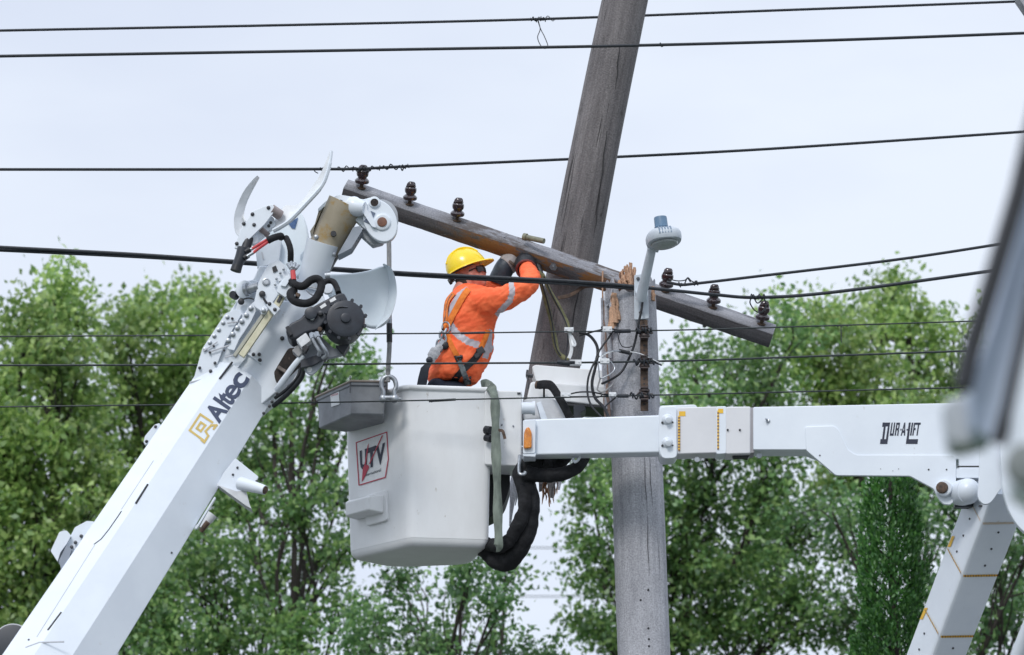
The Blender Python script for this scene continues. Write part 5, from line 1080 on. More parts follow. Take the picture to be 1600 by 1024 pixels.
# hydraulic cylinder and hoses at the tongs
m = MB(); m.tube(PP([(388, 372, 23.78), (384, 388, 23.76), (380, 396, 23.75)]), .036, 16); m.build('cylinder_gland', BLACK, dr)
m = MB(); m.tube(PP([(380, 388, 23.72), (376, 402, 23.72), (369, 420, 23.72)]), [.040, .038, .034], 18); m.build('tong_cylinder', BLKM, dr)
m = MB(); m.tube(PP([(370.5, 416, 23.72), (368, 424, 23.72)]), [.036, .038], 18); m.build('cylinder_cap', BLACK, dr)
for p in ([(391, 390, 23.7), (383, 394, 23.7)], [(388, 399, 23.7), (381, 404, 23.7)]):
    m = MB(); m.tube(PP(p), .02, 12); m.build('port_block', BLACK, dr)
for p in ([(419, 374, 23.72), (405, 382, 23.7), (394, 389, 23.7), (384, 394, 23.7)], [(419, 378, 23.7), (406, 387, 23.68), (396, 395, 23.68), (386, 401, 23.68)]):
    c = PP(p); m = MB(); m.tube(catmull(c[:3], 5), .0105, 10); m.build('red_hose', RED, dr); m = MB(); m.tube(catmull(c[2:], 3), .0115, 8); m.build('hose_end', STEEL, dr)
def hose(pts, r, name='hose', material=SLEEVE): m = MB(); m.tube(catmull(PP(pts), 7), r, 14); return m.build(name, material, dr)
hose([(418, 376.5, 23.70), (427, 372, 23.70), (438, 369, 23.74), (439, 371, 23.8)], .024); hose([(447, 372, 23.78), (451, 380, 23.72), (454, 392, 23.70), (454, 409, 23.74)], .021)
hose([(455, 440, 23.66), (463, 446, 23.62), (474, 447, 23.6), (486, 438, 23.6), (496, 436, 23.6), (502, 443, 23.6), (500, 455, 23.58), (492, 468, 23.56), (480, 474, 23.55), (466, 473, 23.55), (456, 467, 23.56), (454, 458, 23.6), (460, 454, 23.64)], .027)
hose([(500, 462, 23.62), (502, 448, 23.62), (509, 440, 23.64), (520, 440, 23.64), (526, 449, 23.6), (529, 458, 23.56)], .020)
m = MB(); m.tube(PP([(457.5, 424, 23.66), (459, 438, 23.64)]), .018, 10); m.build('red_hose', RED, dr)
m = MB()
for a, (x, y) in enumerate([(449, 412), (455, 409), (461, 411), (467, 414), (453, 418)]):
    m = MB(); m.tube(PP([(458, 425, 23.68), ((458+x)/2, (425+y)/2, 23.67), (x, y, 23.68)]), [.008, .012, .010], 8); m.build('hose_fitting', STEEL, dr)
m = MB(); m.tube(catmull(PP([(484, 441, 23.75), (478, 452, 23.75), (490, 462, 23.7), (496, 452, 23.7), (480, 448, 23.7)]), 5), .005, 6); m.build('grey_lead', STEEL, dr)
m = MB(); m.lathe(P(512, 452, 23.8), (0, -1, 0), [(0, .04), (.03, .036)], 16); m.build('port_boss', PAINT, dr)
m = MB(); m.pplate([(463, 457), (469, 459), (466, 464), (461, 462)], 23.52, .05); m.build('hose_clamp', RUST, dr)
# winch
wb_ = dplate('winch_gearbox', [(446, 516), (453, 505), (470, 497), (478, 487), (494, 476), (530, 457), (538, 458), (544, 470), (536, 478), (514, 490), (508, 503), (498, 516), (478, 520), (456, 533), (449, 526)], 23.55, .20, material=BLKM, r=4, bev=.015)
m = MB(); m.lathe(P(536, 511, 23.72), (.12, -1, 0), [(0, .128), (.10, .130), (.17, .134), (.20, .132), (.225, .124), (.232, .10), (.232, .034), (.25, .032), (.252, .026)], 48); wd = m.build('winch_drum', BLKM, dr)
m = MB(); c = P(536, 511, 23.72) + Vector((.12, -1, 0)).normalized()*.19
for k in range(12):
    a = k*math.pi/6 + .2; m = MB(); pdir = (Vector((math.cos(a), math.cos(a)*.12, math.sin(a)))); m.lathe(c + pdir*.136, (.12, -1, 0), [(0, .012), (.03, .012)], 8); m.build('drum_bolt', BLKM, wd)
m = MB(); m.tube(catmull([P(512, 500, 23.50), P(517, 488, 23.49), P(530, 480, 23.48), P(543, 480, 23.49)], 6), .005, 6); m.build('drum_edge', DSTEEL, wd)
for x, y in [(505, 478), (520, 468.5)]:
    q = [(x-5.5, y+1), (x+3, y-4.5), (x+5.5, y), (x-3, y+5)]
    decal('winch_label', [q], lambda a, b: (P(a, b, 23.55), Vector((0, -1, 0))), WHITE, wb_)
lathe_at(wb_, 'gearbox_cap', BLKM, 486, 491, 23.55, [(0, .045), (.03, .042), (.034, .03)], sides=24)
for x, y, mt in [(488, 498, STEEL), (501, 490, DSTEEL), (500, 515, RUST)]: lathe_at(wb_, 'bolt', mt, x, y, 23.54, [(-.01, .018), (.014, .016), (.018, .008)], sides=8)
m = MB(); m.box(P(452, 518, 23.54), (Vector((.016, 0, -.03)), Vector((0, .02, 0)), Vector((.01, 0, .006)))); m.build('gearbox_vent', BLACK, wb_, bevel=.003)
bar('valve_cover', 467, 537, 482, 526, 23.50, 15, .09, WPLAST, bev=.005)
bar('valve_body', 462, 542, 472, 552, 23.6, 16, .1, pm('grey_valve', (.38, .38, .39), None, .5)); bar('valve_knob', 474, 543, 480, 547, 23.5, 9, .05, BLACK)
for p in ([(487, 522, 23.5), (489, 530, 23.48), (494, 540, 23.48), (499, 549, 23.48), (498, 556, 23.5)], [(494, 521, 23.48), (497, 528, 23.46), (502, 537, 23.46), (509, 548, 23.46), (510, 555, 23.48), (504, 560, 23.5)]):
    m = MB(); m.tube(catmull(PP(p), 5), .013, 10); m.build('steel_pipe', STEEL, dr); m = MB(); m.tube(PP([p[0], (p[1][0], p[1][1], p[1][2])]), .02, 6); m.build('pipe_nut', STEEL, dr)
dplate('winch_bracket', [(466, 552), (488, 520), (500, 524), (522, 545), (543, 545), (536, 554), (510, 560), (486, 572), (472, 566)], 23.72, .05, material=pm('grey_bracket', (.36, .39, .44), (.28, .3, .34), .5), bev=.004, r=2)
dplate('bracket_edge', [(470, 563), (500, 553), (512, 553), (508, 560), (490, 570), (470, 575)], 23.60, .10, material=BLKM, r=1)
dplate('bracket_tip', [(524, 540), (546, 538), (537, 553), (531, 548)], 23.66, .10, material=BLKM, r=1)
lug = dplate('lifting_lug', [(470, 568), (508, 558), (503, 570), (494, 581), (486, 587), (478, 582)], 23.64, .03, material=bpy.data.materials['grey_bracket'], r=4)
lathe_at(lug, 'lug_hole', WHITE, 483.5, 577.8, 23.64, [(-.001, .018), (.003, .018)], sides=16)
# open cavity with its bar and cables
dplate('boom_cavity', [(450, 545), (460, 543), (476, 552), (478, 562), (462, 576), (437, 600), (430, 594), (428, 582), (436, 568)], 23.84, .06, material=CAV, r=3, bev=0)
bar('cavity_crosspiece', 434, 573, 450, 583, 23.80, 5, .03, pm('brown_grey_metal', (.25, .21, .19), (.1, .08, .07), .7, 30))
m = MB(); m.tube(catmull(PP([(474, 556, 23.62), (462, 568, 23.64), (450, 584, 23.68), (436, 603, 23.74), (432, 610, 23.78)]), 5), [.016] + [.020]*20, 12, flat=.6); m.build('white_bar', PAINT, dr)
hose([(474, 577, 23.8), (472, 588, 23.8), (464, 600, 23.82), (452, 613, 23.86), (438, 626, 23.92), (428, 634, 24.0)], .017, material=BLACK); hose([(470, 574, 23.84), (466, 588, 23.84), (456, 601, 23.86), (444, 612, 23.9), (430, 622, 23.96)], .012, material=BLACK)
m = MB(); m.tube(catmull(PP([(468, 578, 23.86), (463, 588, 23.86), (456, 598, 23.86), (449, 604, 23.88)]), 5), .007, 8); m.build('steel_cable', STEEL, dr)
for x, y in [(433, 615), (425, 628), (421, 635), (412, 646)]: bolt(dr, x, y, 23.86, .8)
# brackets along the boom
rb = dplate('pin_bracket', [(368, 716), (404, 745), (398, 757), (386, 768), (372, 770), (338, 760), (350, 738)], 23.66, .02, r=2)
dplate('pin_bracket_floor', [(340, 758), (384, 790), (393, 795), (389, 786), (384, 766), (370, 768)], 23.60, .14, material=PAINT2, r=1, bev=.002)
m = MB(); m.tube([P(376, 756, 23.62), P(386, 758, 23.58), P(414, 766, 23.52)], [.045, .042, .032], 20); tu = m.build('stow_pin', PAINT, dr)
m = MB(); m.tube([P(412.5, 765.6, 23.523), P(414.8, 766.2, 23.517)], [.027, .027], 16); m.build('pin_bore', RUST, tu)
for x, y in [(371, 731), (364, 742), (389, 757), (401, 752)]: bolt(rb, x, y, 23.66, .6)
m = MB(); m.tube([P(316, 826, 23.5), P(332, 804, 23.5)], [.02, .035], 14); m.build('spring_guide', PAINT2, dr); m = MB(); m.tube([P(314, 830, 23.5), P(325, 816, 23.47)], .018, 10); m.build('rusty_pin', RUST, dr)
bar('side_rail', 306, 826, 336, 777, 23.5, 3, .04, PAINT)
dplate('hose_bracket', [(224, 692), (226, 682), (241, 664), (249, 661), (252, 666), (238, 688), (228, 696)], 23.92, .05, r=2); 
for x, y in [(229, 690), (243, 667)]: bolt(dr, x, y, 23.92, .8)
dplate('stop_block', [(79, 861), (93, 831), (104, 829), (111, 837), (104, 850), (94, 864), (90, 878)], 23.32, .12, r=2); dplate('stop_block', [(108, 842), (117, 824), (136, 814), (147, 815), (142, 836), (118, 866), (100, 884), (94, 872)], 23.36, .14, r=2)
dplate('stop_pad', [(92, 876), (104, 852), (112, 858), (108, 872), (96, 892)], 23.30, .08, material=pm('grey_pad', (.25, .28, .33), None, .6), r=2)
for x, y in [(108, 840), (118, 848), (112, 855), (127, 838)]: bolt(dr, x, y, 23.34, .9)
dplate('rest_pad', [(266, 640), (272, 630), (278, 632), (276, 642)], 23.9, .05, material=BLACK, r=1)
lathe_at(dr, 'hose_reel', pm('dark_reel', (.05, .055, .065), None, .5), 20, 1006, 23.3, [(0, .115), (.03, .12), (.034, .11)], sides=40); lathe_at(dr, 'reel_edge', PAINT2, 20, 1006, 23.36, [(0, .125), (.03, .127)], sides=40)
strip('warning_decal', [(458, 340), (464, 350)], .001, plane_surf(P(460, 345, 24.2), Vector((0, -1, 0))), BLUE, par=dr)
decal('warning_decal', [[(450, 349), (466, 340), (461, 358), (456, 357)]], plane_surf(P(460, 345, 24.215), Vector((0, -1, 0))), BLUE, dr)

# ------------------------------------------------------------------ rope and shackle hanging from the boom tip
rope = thing('hoist_rope', P(607, 600, 24.46), 'grey hoist rope with a black sleeve hanging from the boom tip to a steel shackle', 'rope')
rx = [(607.5, 372), (608, 400), (608, 440), (608.5, 500), (608.5, 540), (606.5, 575), (606, 597)]
m = MB(); c = catmull([P(x, y, 24.46) for x, y in rx], 8); m.tube(c, [.0155]*20 + [.017]*40 if 0 else .0165, 12); m.build('rope_line', ROPE, rope)
m = MB(); m.tube([P(608.3, 506, 24.46), P(608.5, 535, 24.46)], .0205, 14); m.build('black_sleeve', BLACK, rope)
m = MB(); m.tube([P(608.3, 498, 24.46), P(608.3, 506, 24.46)], .019, 14); m.build('steel_ferrule', STEEL, rope)
m = MB(); c = catmull([P(598.5, 622, 24.46), P(599, 612, 24.46), P(596, 604, 24.46), P(598, 593, 24.46), P(607, 588.5, 24.46), P(616, 593, 24.46), P(619, 604, 24.46), P(616, 612, 24.46), P(616.5, 622, 24.46)], 6); m.tube(c, .0165, 14); m.build('shackle_bow', STEEL, rope)
m = MB(); m.tube([P(596, 622, 24.46), P(619, 622, 24.46)], .019, 14); m.tube([P(619, 623, 24.46), P(627, 623.5, 24.46)], .007, 8)
for x in (598.5, 616.5): m.sphere(P(x, 623, 24.46), .030, .022, .034, 12)
m.build('shackle_pin', STEEL, rope)
# ------------------------------------------------------------------ the line worker in the bucket
SHIRT_C = (1.0, .185, .06)
SHIRT = pm('orange_shirt', SHIRT_C, (.92, .125, .035), .75, 9, (1, 1, 1.6), bump=.45, bscale=20)
REFL = pm('reflective_tape', (.50, .46, .50), (.40, .37, .41), .45, 14, bump=.3, bscale=26)
SKIN = pm('skin', (.62, .27, .20), (.50, .18, .13), .5, 18, bump=.1)
HAIRM = pm('dark_hair', (.03, .02, .016), None, .8, 40, bump=.5)
TROU = pm('navy_trousers', (.012, .02, .04), (.008, .012, .026), .8, 15, bump=.3)
HELM = pm('yellow_helmet', (.93, .68, .008), (.86, .60, .006), .3, 6, coat=.4, bump=.02)
ORST = pm('orange_webbing', (.85, .22, .02), (.66, .15, .015), .75, 30, bump=.3)
GRST = pm('grey_webbing', (.22, .25, .26), (.14, .16, .17), .75, 40, bump=.3)
GLOVE = pm('grey_leather_glove', (.36, .33, .32), (.22, .20, .20), .7, 14, bump=.4, bscale=30)
RUBS = pm('blue_black_rubber_sleeve', (.035, .05, .068), (.018, .027, .04), .45, 12, bump=.2)
CUFF = pm('maroon_cuff', (.20, .025, .02), (.07, .02, .018), .6, 20, bump=.3)
who = thing('person', P(708, 850, 25.15), 'line worker in yellow hard hat and orange shirt reaching up from the bucket', 'person')
def solid(name, prims, material, voxel=.011, smooth=6, post=None, parent=who, mats=None):
    """overlapping rounded forms fused into one continuous skin"""
    m = MB()
    for f in prims: f(m)
    me = bpy.data.meshes.new('tmp'); me.from_pydata(m.v, [], m.f)
    bm = bmesh.new(); bm.from_mesh(me); bmesh.ops.recalc_face_normals(bm, faces=bm.faces); bm.to_mesh(me); bm.free()
    o = bpy.data.objects.new('tmp', me); COL.objects.link(o)
    r = o.modifiers.new('r', 'REMESH'); r.mode = 'VOXEL'; r.voxel_size = voxel
    s = o.modifiers.new('s', 'SMOOTH'); s.factor = .5; s.iterations = smooth
    dg = bpy.context.evaluated_depsgraph_get(); me2 = bpy.data.meshes.new_from_object(o.evaluated_get(dg)); bpy.data.objects.remove(o)
    if post:
        nn = [v.normal.copy() for v in me2.vertices]
        for v, n_ in zip(me2.vertices, nn): v.co = post(v.co, n_)
    me2.name = name; me2.materials.clear()
    for q in (mats or [material]): me2.materials.append(q)
    off = wpos(parent); bvh = BVHTree.FromPolygons([v.co.copy() for v in me2.vertices], [list(p.vertices) for p in me2.polygons])
    me2.transform(Matrix.Translation(-off)); me2.polygons.foreach_set('use_smooth', [True]*len(me2.polygons))
    ob = bpy.data.objects.new(name, me2); COL.objects.link(ob); ob.parent = parent; return ob, bvh
def limb(pts, rs, fl=1.0, k=8):
    def f(m):
        c = catmull([P(*p) for p in pts], k); n = len(c); L_ = len(rs)
        rr = [bern(rs[int(min(i/(n-1)*(L_-1), L_-2))], rs[int(min(i/(n-1)*(L_-1), L_-2))+1], i/(n-1)*(L_-1) - int(min(i/(n-1)*(L_-1), L_-2))) for i in range(n)]
        m.tube(c, rr, 20); m.sphere(c[0], rr[0]*.98, seg=16); m.sphere(c[-1], rr[-1]*.98, seg=16)
    return f
def blob(px, py, Y, rx, ry, rz, rot=None): return lambda m: m.sphere(P(px, py, Y), rx, ry, rz, 24, rot)
def torso(g=0.0):
    # sections: height, left edge, right edge (photo units), depth centre, half depth
    S = [(599, 669, 744, 25.17, .16), (590, 668, 751, 25.16, .175), (568, 675, 764, 25.15, .185), (545, 683, 770, 25.15, .19), (520, 689, 772, 25.15, .19), (498, 694, 778, 25.15, .20), (478, 698, 783, 25.16, .21), (462, 705, 776, 25.17, .19), (452, 712, 760, 25.19, .13), (448, 718, 744, 25.2, .08)]
    def f(m):
        rg = []
        for y, x0, x1, Yc, d in S:
            c = P((x0+x1)/2, y, Yc); hw = (x1-x0)/2*M(1, 25.15) + g; dd = d + g; r = []
            for k in range(40):
                a = 2*math.pi*k/40; ca, sa = math.cos(a), math.sin(a); r.append(c + Vector((hw*math.copysign(abs(ca)**.85, ca), dd*math.copysign(abs(sa)**.9, sa), 0)))
            rg.append(r)
        m.loft(rg)
    return f
ROT = Matrix.Rotation(R(-20), 3, 'Y')     # head tips back, face to the right and up
hc_ = P(736, 430, 25.19)
def hp(f_, u, s=0): return hc_ + ROT @ Vector((f_, s, u))   # head frame: forward, up, sideways
def hblob(f_, u, s, rx, ry, rz): return lambda m: m.sphere(hp(f_, u, s), rx, ry, rz, 24, ROT)
def head(m):
    for b in [(-.008, .025, 0, .098, .076, .095), (.028, -.035, 0, .065, .060, .075), (.055, -.085, 0, .030, .034, .028), (.080, .0, 0, .022, .05, .045), (.078, -.052, 0, .020, .036, .03), (.060, .035, 0, .036, .06, .03)]:
        hblob(*b)(m)
    m.loft([[hp(.082, .012, -.008), hp(.082, .012, .008), hp(.09, .012, 0)], [hp(.092, -.020, -.015), hp(.092, -.020, .015), hp(.116, -.020, 0)], [hp(.088, -.034, -.014), hp(.088, -.034, .014), hp(.106, -.034, 0)]])  # nose
    hblob(.094, -.052, 0, .010, .022, .007)(m); hblob(.092, -.066, 0, .011, .020, .008)(m)    # lips
    for s in (-1, 1): hblob(-.008, -.018, s*.077, .020, .009, .032)(m); hblob(.05, -.025, s*.042, .028, .016, .022)(m)
arm_r = [(762, 474, 24.99), (795, 462, 24.93), (826, 447, 24.93), (829, 434, 25.05), (822, 420, 25.28)]
arm_l = [(752, 466, 25.36), (766, 457, 25.44), (776, 446, 25.44), (785, 428, 25.41), (794, 412, 25.38)]
legs = [limb([(694, 650, 25.08), (696, 720, 25.06), (702, 835, 25.06)], [.105, .075, .055]), limb([(714, 650, 25.27), (712, 720, 25.3), (706, 835, 25.3)], [.105, .075, .055]), blob(712, 842, 25.05, .13, .05, .04), blob(714, 842, 25.3, .13, .05, .04)]
body, bb_ = solid('body', [torso(-.03), blob(704, 630, 25.17, .13, .13, .12), head, limb([(722, 458, 25.19), (727, 445, 25.19), (733, 436, 25.19)], [.075, .064, .062]), limb(arm_r, [.06, .052, .045, .036, .03]), limb(arm_l, [.055, .05, .045, .036, .03])] + legs, SKIN, .009, 4)
def fold(c, n):     # cloth creases: fine drag lines across the back and sleeves
    q = Vector((c.x*7 + c.z*9, c.y*6, c.z*16 - c.x*11)); a = noise.noise(q)*.009 - abs(noise.noise(q*1.9))*.009 + .002
    q2 = Vector((c.x*26 + c.z*16, c.y*8, c.z*3)); a += noise.noise(q2)*.004
    return c + n*a
shirt, sb = solid('shirt', [torso(0), limb([(732, 474, 25.06), (762, 472, 24.99), (795, 463, 24.93), (823, 448, 24.93), (829, 434, 25.06), (823, 420, 25.24)], [.105, .108, .085, .072, .072, .058]),
                            limb([(740, 466, 25.30), (756, 462, 25.40), (773, 449, 25.44), (779, 440, 25.43)], [.09, .085, .074, .064])], SHIRT, .0085, 5, fold, mats=[SHIRT, REFL])
# reflective bands are cut into the cloth by where they lie on the shirt
def inpoly(x, y, pl):
    c = False; j = len(pl) - 1
    for i in range(len(pl)):
        if (pl[i][1] > y) != (pl[j][1] > y) and x < (pl[j][0]-pl[i][0])*(y-pl[i][1])/(pl[j][1]-pl[i][1]) + pl[i][0]: c = not c
        j = i
    return c
def band_poly(l, w_):
    a = []; b = []
    for i, p in enumerate(l):
        d = (Vector(l[min(i+1, len(l)-1)]) - Vector(l[max(i-1, 0)])).normalized()*w_/2; a.append((p[0]-d.y, p[1]+d.x)); b.append((p[0]+d.y, p[1]-d.x))
    return a + b[::-1]
bands = [band_poly([(799, 440), (800, 458), (797, 470), (786, 482), (776, 494)], 9), band_poly([(732, 452), (718, 462), (708, 478), (702, 500), (706, 512), (716, 524), (732, 534), (752, 541), (770, 546)], 11),
         band_poly([(697, 474), (694, 500), (691, 522)], 5), band_poly([(765, 515), (764, 540), (758, 560)], 9), band_poly([(672, 612), (700, 612)], 1)]
me = shirt.data; w0 = wpos(shirt)
for p in me.polygons:
    c = p.center + w0; d = c - CAM; cx = 800 + FPX*d.x/(d.y*CP + d.z*SP); cy = 512 - FPX*(d.z*CP - d.y*SP)/(d.y*CP + d.z*SP)
    if c.y < 25.3 and any(inpoly(cx, cy, b) for b in bands): p.material_index = 1
trou, _t = solid('trousers', [limb([(694, 622, 25.09), (694, 640, 25.07), (696, 720, 25.06), (702, 826, 25.06)], [.10, .115, .092, .075]), limb([(714, 622, 25.26), (714, 640, 25.28), (712, 720, 25.3), (706, 826, 25.3)], [.10, .115, .092, .075]), blob(703, 618, 25.15, .155, .16, .105), blob(682, 604, 25.04, .07, .06, .06)], TROU, .014, 3)
for Y in (25.06, 25.3):
    m = MB(); m.sphere(P(709, 846, Y - .0), .15, .055, .05, 16); m.tube([P(700, 850, Y), P(700, 815, Y)], .06, 14); m.build('boot', BLACK, who)
# hard hat
ROTH = Matrix.Rotation(R(-22), 3, 'Y'); hh = P(729, 420, 25.19)
def H_(f_, s, u): return hh + ROTH @ Vector((f_, s, u))
m = MB(); rg = []
for i in range(15):
    t = i/14; a = t*math.pi/2; u = .148*math.sin(a); k = math.cos(a)**.82 if t < 1 else .02
    rg.append([H_((.150*k*math.cos(b) if math.cos(b) > 0 else .142*k*math.cos(b)) - .012*math.sin(a), .120*k*math.sin(b), u) for b in [2*math.pi*j/40 for j in range(40)]])
m.loft([[p - (ROTH @ Vector((0, 0, .004))) for p in rg[0]]] + rg, cap=True); hat = m.build('hard_hat', HELM, who, ang=60)
m = MB(); rg = []
for (o_, dz) in ((-.004, .004), (.012, -.002), (.014, -.010), (.006, -.012), (-.006, -.006)):
    r_2 = []
    for b in [2*math.pi*j/56 for j in range(56)]:
        c, s = math.cos(b), math.sin(b); vis = max(0, c)**3*.044 * (1 if o_ > 0 else 0)
        r_2.append(H_((.150 if c > 0 else .142)*c + o_*c + vis, (.120 + o_)*s, dz - vis*.14))
    rg.append(r_2)
m.loft(rg, cap=False); m.f.append([4*56+j for j in range(56)]); m.m.append(0); m.build('brim', HELM, hat, ang=60)
for s in (-.035, 0, .035):
    m = MB(); m.tube(catmull([H_(.118, s, .080), H_(.075, s*.9, .126), H_(0, s*.9, .150), H_(-.08, s*.9, .126), H_(-.125, s, .075)], 6), .0085, 8, flat=1.3); m.build('ridge', HELM, hat)
m = MB(); m.tube(catmull([H_(-.115, -.05, -.03), H_(-.135, 0, -.045), H_(-.115, .05, -.03)], 5), .014, 8); m.tube([H_(-.138, 0, -.045), H_(-.155, 0, -.048)], .022, 10); m.build('suspension_band', BLACK, hat)
m = MB(); m.tube(catmull([H_(-.118, -.075, -.012), H_(-.04, -.115, -.014), H_(.05, -.112, -.012)], 5), .008, 8); m.build('suspension_band', BLACK, hat)
m = MB(); rg = []
for i in range(9):
    t = i/8; a = t*math.pi*.5; rg.append([hp(-.006 + .100*math.cos(b)*(1-.02*i) - .012, -.02 - .012*i + .02, .080*math.sin(b)) for b in [math.pi*.62 + math.pi*.76*j/16 for j in range(17)]])
vs_ = [p for r in rg for p in r]; fs_ = [[i*17+j, i*17+j+1, (i+1)*17+j+1, (i+1)*17+j] for i in range(8) for j in range(16)]; m.add(vs_, fs_)
hr = m.build('hair', HAIRM, who, fixn=False); sm = hr.modifiers.new('thick', 'SOLIDIFY'); sm.thickness = .006
# wraparound sunglasses
m = MB(); rg = []
for j in range(15):
    b = -1.25 + 2.5*j/14; x = .012 + .098*math.cos(b*.95); y = .078*math.sin(b*1.02); hgt = .025*(1 - .2*abs(b)/1.25); rg.append([hp(x, .010 + hgt, y), hp(x + .006, .008, y*1.02), hp(x, .004 - hgt, y), hp(x - .006, .008, y*.97)])
m.loft(rg); gls = m.build('sunglasses', pm('dark_red_lens', (.02, .005, .006), None, .3), who)
for s in (-1, 1):
    m = MB(); m.tube([hp(.05, .018, s*.078), hp(-.01, .012, s*.083)], .005, 6); m.build('temple_arm', BLACK, gls)
# gloves: palm and five curled fingers closing on the timber
def glove(name, wrist, palm, dirf, side, nrm, material, curl=1.0, sc=1.0, cuff=None):
    def f(m):
        m.tube([wrist, wrist.lerp(palm, .5), palm], [.036*sc, .044*sc, .042*sc], 16); m.sphere(palm, .046*sc, .046*sc, .046*sc, 16); m.box(palm, (dirf*.030*sc, side*.042*sc, nrm*.018*sc))
        for k, (o_, L_) in enumerate([(-.033, .070), (-.011, .080), (.011, .076), (.032, .060)]):
            b = palm + dirf*.032*sc + side*o_*sc; pts = [b]; d = dirf.copy(); 
            for q in range(4):
                d = (d + nrm*.42*curl*(1 + .15*k)).normalized(); pts.append(pts[-1] + d*L_*sc*.30)
            m.tube(catmull(pts, 3), .0125*sc, 10); m.sphere(pts[-1], .0125*sc, seg=10)
        b = palm - side*.036*sc - dirf*.01; m.tube(catmull([b, b - side*.03*sc + dirf*.018*sc + nrm*.015, b - side*.028*sc + dirf*.05*sc + nrm*.035], 4), [.016*sc]*5 + [.013*sc]*4, 10); m.sphere(b - side*.028*sc + dirf*.05*sc + nrm*.035, .013*sc, seg=10)
    return solid(name, [f], material, .0055, 3)
wl, pl = P(787, 417, 25.38), P(802, 403, 25.46); dl = (pl - wl).normalized()
g1, _ = glove('glove', wl, pl, (dl + Vector((.2, -.15, .25))).normalized(), Vector((-.3, .85, .2)).normalized(), Vector((.75, -.1, -.45)).normalized(), GLOVE, 1.0, 1.18)
m = MB(); m.tube(catmull([P(791, 416, 25.385), P(796, 411, 25.39), P(802, 406, 25.41), P(811, 400, 25.43)], 5), [.074, .076, .077, .077, .076, .075, .074, .073, .072, .071, .070, .069, .067, .064, .058, .050], 24)
for v in m.v: v += Vector((1, 0, .6))*.010*noise.noise(v*18)
m.build('glove_cuff', GLOVE, who)
m = MB(); m.tube(catmull(PP([(793, 401, 25.34), (796, 408, 25.315), (802, 413, 25.315), (808, 414, 25.35)]), 5), .012, 8, flat=.5); m.build('glove_strap', RUST, who)
m = MB(); m.tube(catmull(PP([(777, 444, 25.42), (781, 434, 25.41), (788, 420, 25.39), (795, 411, 25.385)]), 5), [.070, .072, .073, .073, .074, .074, .074, .073, .073, .073, .072, .072, .072, .071, .071, .070], 24)
for v in m.v: v += Vector((1, 0, 0))*.004*noise.noise(v*20)
m.build('rubber_sleeve', RUBS, who)
wr, pr = P(821, 416, 25.33), P(820, 404, 25.47); dr_ = (pr - wr).normalized()
g2, _ = glove('glove', wr, pr, (dr_ + Vector((.1, .1, .1))).normalized(), Vector((.8, .3, 0)).normalized(), Vector((.1, -.6, .5)).normalized(), BLACK, 1.0, 1.15)
m = MB(); cc = catmull(PP([(822, 421, 25.26), (821, 414, 25.31), (821, 409, 25.37)]), 5); m.tube(cc, [.066, .070, .074, .077, .079, .08, .08, .078, .076, .073, .07], 24, cap=True); m.build('rubber_cuff', BLACK, who)
m = MB(); mid = P(822, 421, 25.24); ax2 = (P(821, 413, 25.31) - mid).normalized(); u_ = ax2.orthogonal().normalized(); v_ = ax2.cross(u_)
m.tube([mid + (u_*math.cos(a) + v_*math.sin(a))*.068 for a in [2*math.pi*i/28 for i in range(30)]], .010, 8); m.build('cuff_edge', CUFF, who)
m = MB(); m.tube(catmull(PP([(833, 412, 25.36), (841, 418, 25.34), (845, 428, 25.32), (845, 436, 25.3)]), 5), [.03]*6 + [.02]*6 + [.012]*4, 12, flat=.6); m.build('rubber_cuff', BLACK, who)
# harness: webbing laid on the shirt
def ribbon(name, px, w_, material, lift=.007, th=.006, bvh=sb):
    pts = []; n_px = []
    c = catmull([Vector((x, y, 0)) for x, y in px], 7); rg = []
    for i, q in enumerate(c):
        d = (c[min(i+1, len(c)-1)] - c[max(i-1, 0)]).normalized(); nx, ny = -d.y*w_/2, d.x*w_/2; row = []
        for s in (-1, 0, 1):
            r = ray(q.x + nx*s, q.y + ny*s).normalized(); h = bvh.ray_cast(CAM, r)
            row.append((h[0] + h[1]*lift) if h[0] is not None and h[0].y < 25.4 else None)
        if row[1] is None: continue
        for k in (0, 2):
            if row[k] is None: row[k] = row[1] + (row[1] - row[2-k] if row[2-k] is not None else Vector((0, .01, 0)))
        rg.append(row)
    # relax so that the webbing bridges small folds
    for _ in range(3):
        rg = [[(rg[max(i-1, 0)][k] + rg[i][k]*2 + rg[min(i+1, len(rg)-1)][k])/4 for k in range(3)] for i in range(len(rg))]
    m = MB(); b = Vector((0, th, .0)); f_ = Vector((0, -.004, 0)); m.loft([[r[0]+f_, r[1]+f_, r[2]+f_, r[2]+b, r[1]+b, r[0]+b] for r in rg]); return m.build(name, material, who, ang=60)
ribbon('harness_strap', [(733, 452), (724, 464), (715, 480), (706, 497), (699, 512)], 9, ORST)
ribbon('harness_strap', [(711, 458), (701, 470), (698, 484), (697, 500), (697, 510)], 7, ORST)
ribbon('harness_piping', [(708, 459), (700, 472), (697.5, 488), (696, 503)], 1.6, BLACK)
ribbon('harness_strap', [(699, 520), (702, 532), (708, 545), (715, 558), (717, 562)], 8, ORST)
ribbon('harness_strap', [(762, 515), (757, 530), (750, 546)], 8, ORST)
ribbon('leg_strap', [(717, 563), (722, 575), (727, 588), (731, 600)], 8, GRST, .010)
ribbon('leg_strap', [(750, 548), (742, 560), (730, 572), (716, 586), (704, 601)], 10, BLACK, .008)
def onshirt(x, y, l=.01):
    h = sb.ray_cast(CAM, ray(x, y).normalized()); p = h[0] if h[0] is not None and h[0].y < 25.5 else P(x, y, 25.02); return p + Vector((0, -l, 0))
def part(name, mt, fn): m = MB(); fn(m); return m.build(name, mt, who)
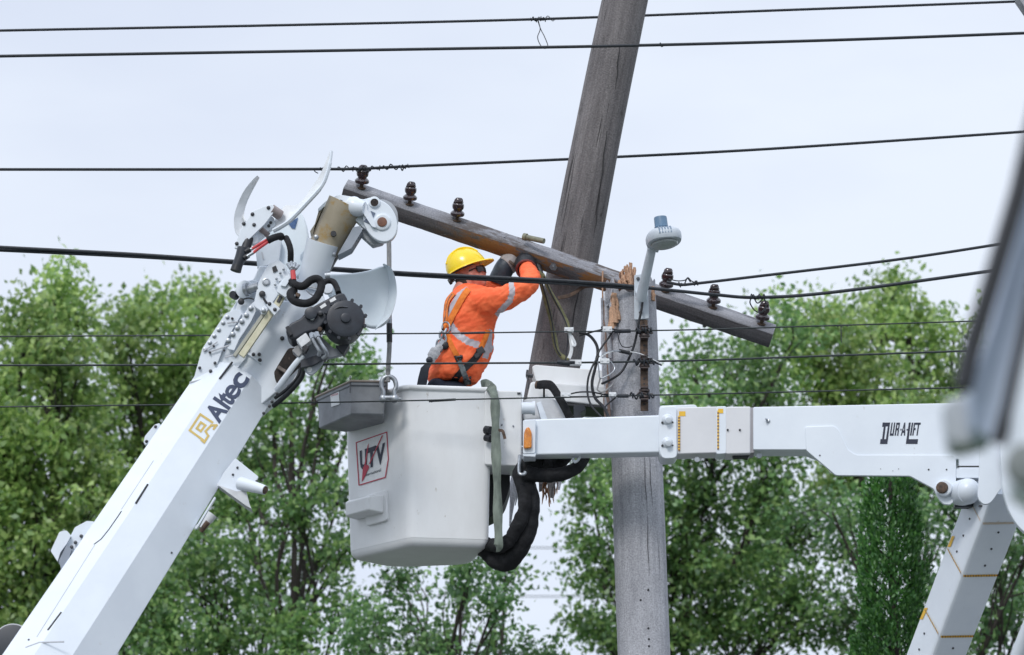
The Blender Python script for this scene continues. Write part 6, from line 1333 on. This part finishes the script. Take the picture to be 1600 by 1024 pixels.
part('buckle', BLACK, lambda m: (m.tube([onshirt(712, 560), onshirt(723, 558)], .012, 8), m.tube([onshirt(711, 557), onshirt(715, 566)], .009, 8), m.tube([onshirt(721, 556), onshirt(719, 564)], .010, 8)))
part('buckle', BLACK, lambda m: (m.box(onshirt(751, 549, .016), (Vector((.022, 0, .012)), Vector((0, .012, 0)), Vector((-.012, 0, .02)))), m.box(onshirt(746, 556, .016), (Vector((.018, 0, .012)), Vector((0, .008, 0)), Vector((-.008, 0, .012))))))
part('buckle', BLACK, lambda m: (m.tube([onshirt(727, 592), onshirt(735, 596)], .008, 8), m.tube([onshirt(735, 590), onshirt(735, 600)], .008, 8), m.tube([onshirt(729, 600), onshirt(729, 590)], .006, 8)))
part('back_ring', STEEL, lambda m: m.tube([onshirt(697 + 6*math.cos(a), 513 + 9*math.sin(a), .014) for a in [2*math.pi*i/20 for i in range(22)]], .0065, 8))
part('back_pad', ORST, lambda m: m.sphere(onshirt(696, 512, .004), .018, .008, .026, 12))
part('lanyard_hook', STEEL, lambda m: (m.tube(catmull([onshirt(698, 515, .02), onshirt(694, 524, .03), onshirt(690, 533, .035), onshirt(686, 541, .035)], 5), .010, 8), m.tube([P(687 + 5*math.cos(a), 540 + 10*math.sin(a), 24.98 + .01*math.sin(a)) for a in [2*math.pi*i/18 for i in range(20)]], .008, 8)))
part('lanyard_hook', STEEL, lambda m: (m.tube([P(692 + 4.5*math.cos(a) + 2*math.sin(a), 527 + 9*math.sin(a), 24.97) for a in [2*math.pi*i/18 for i in range(20)]], .0085, 8), m.box(P(690, 536, 24.97), (Vector((.016, 0, .02)), Vector((0, .01, 0)), Vector((-.010, 0, .010))))))
part('lanyard_swivel', BLACK, lambda m: m.sphere(onshirt(695, 541, .02), .030, .018, .034, 12))
part('lanyard_webbing', pm('pale_webbing', (.50, .50, .52), (.33, .34, .36), .7, 60, bump=.6), lambda m: m.tube(catmull(PP([(689, 540, 24.97), (680, 550, 24.96), (675, 559, 24.95), (672, 566, 24.95)]), 5), [.026]*4 + [.040]*6 + [.032]*6, 10, flat=.5))
part('lanyard_absorber', BLKM, lambda m: (m.sphere(P(671, 563, 24.94), .026, .022, .024, 12), m.loft([[P(x + a, y + b, Y) for a, b, Y in ((-w_, 0, 24.92), (w_, 2, 24.90), (w_, 2, 24.98), (-w_, 0, 24.98))] for x, y, w_ in [(671, 566, 4), (664, 575, 6.5), (661, 590, 7.5), (658, 606, 7.5)]])))
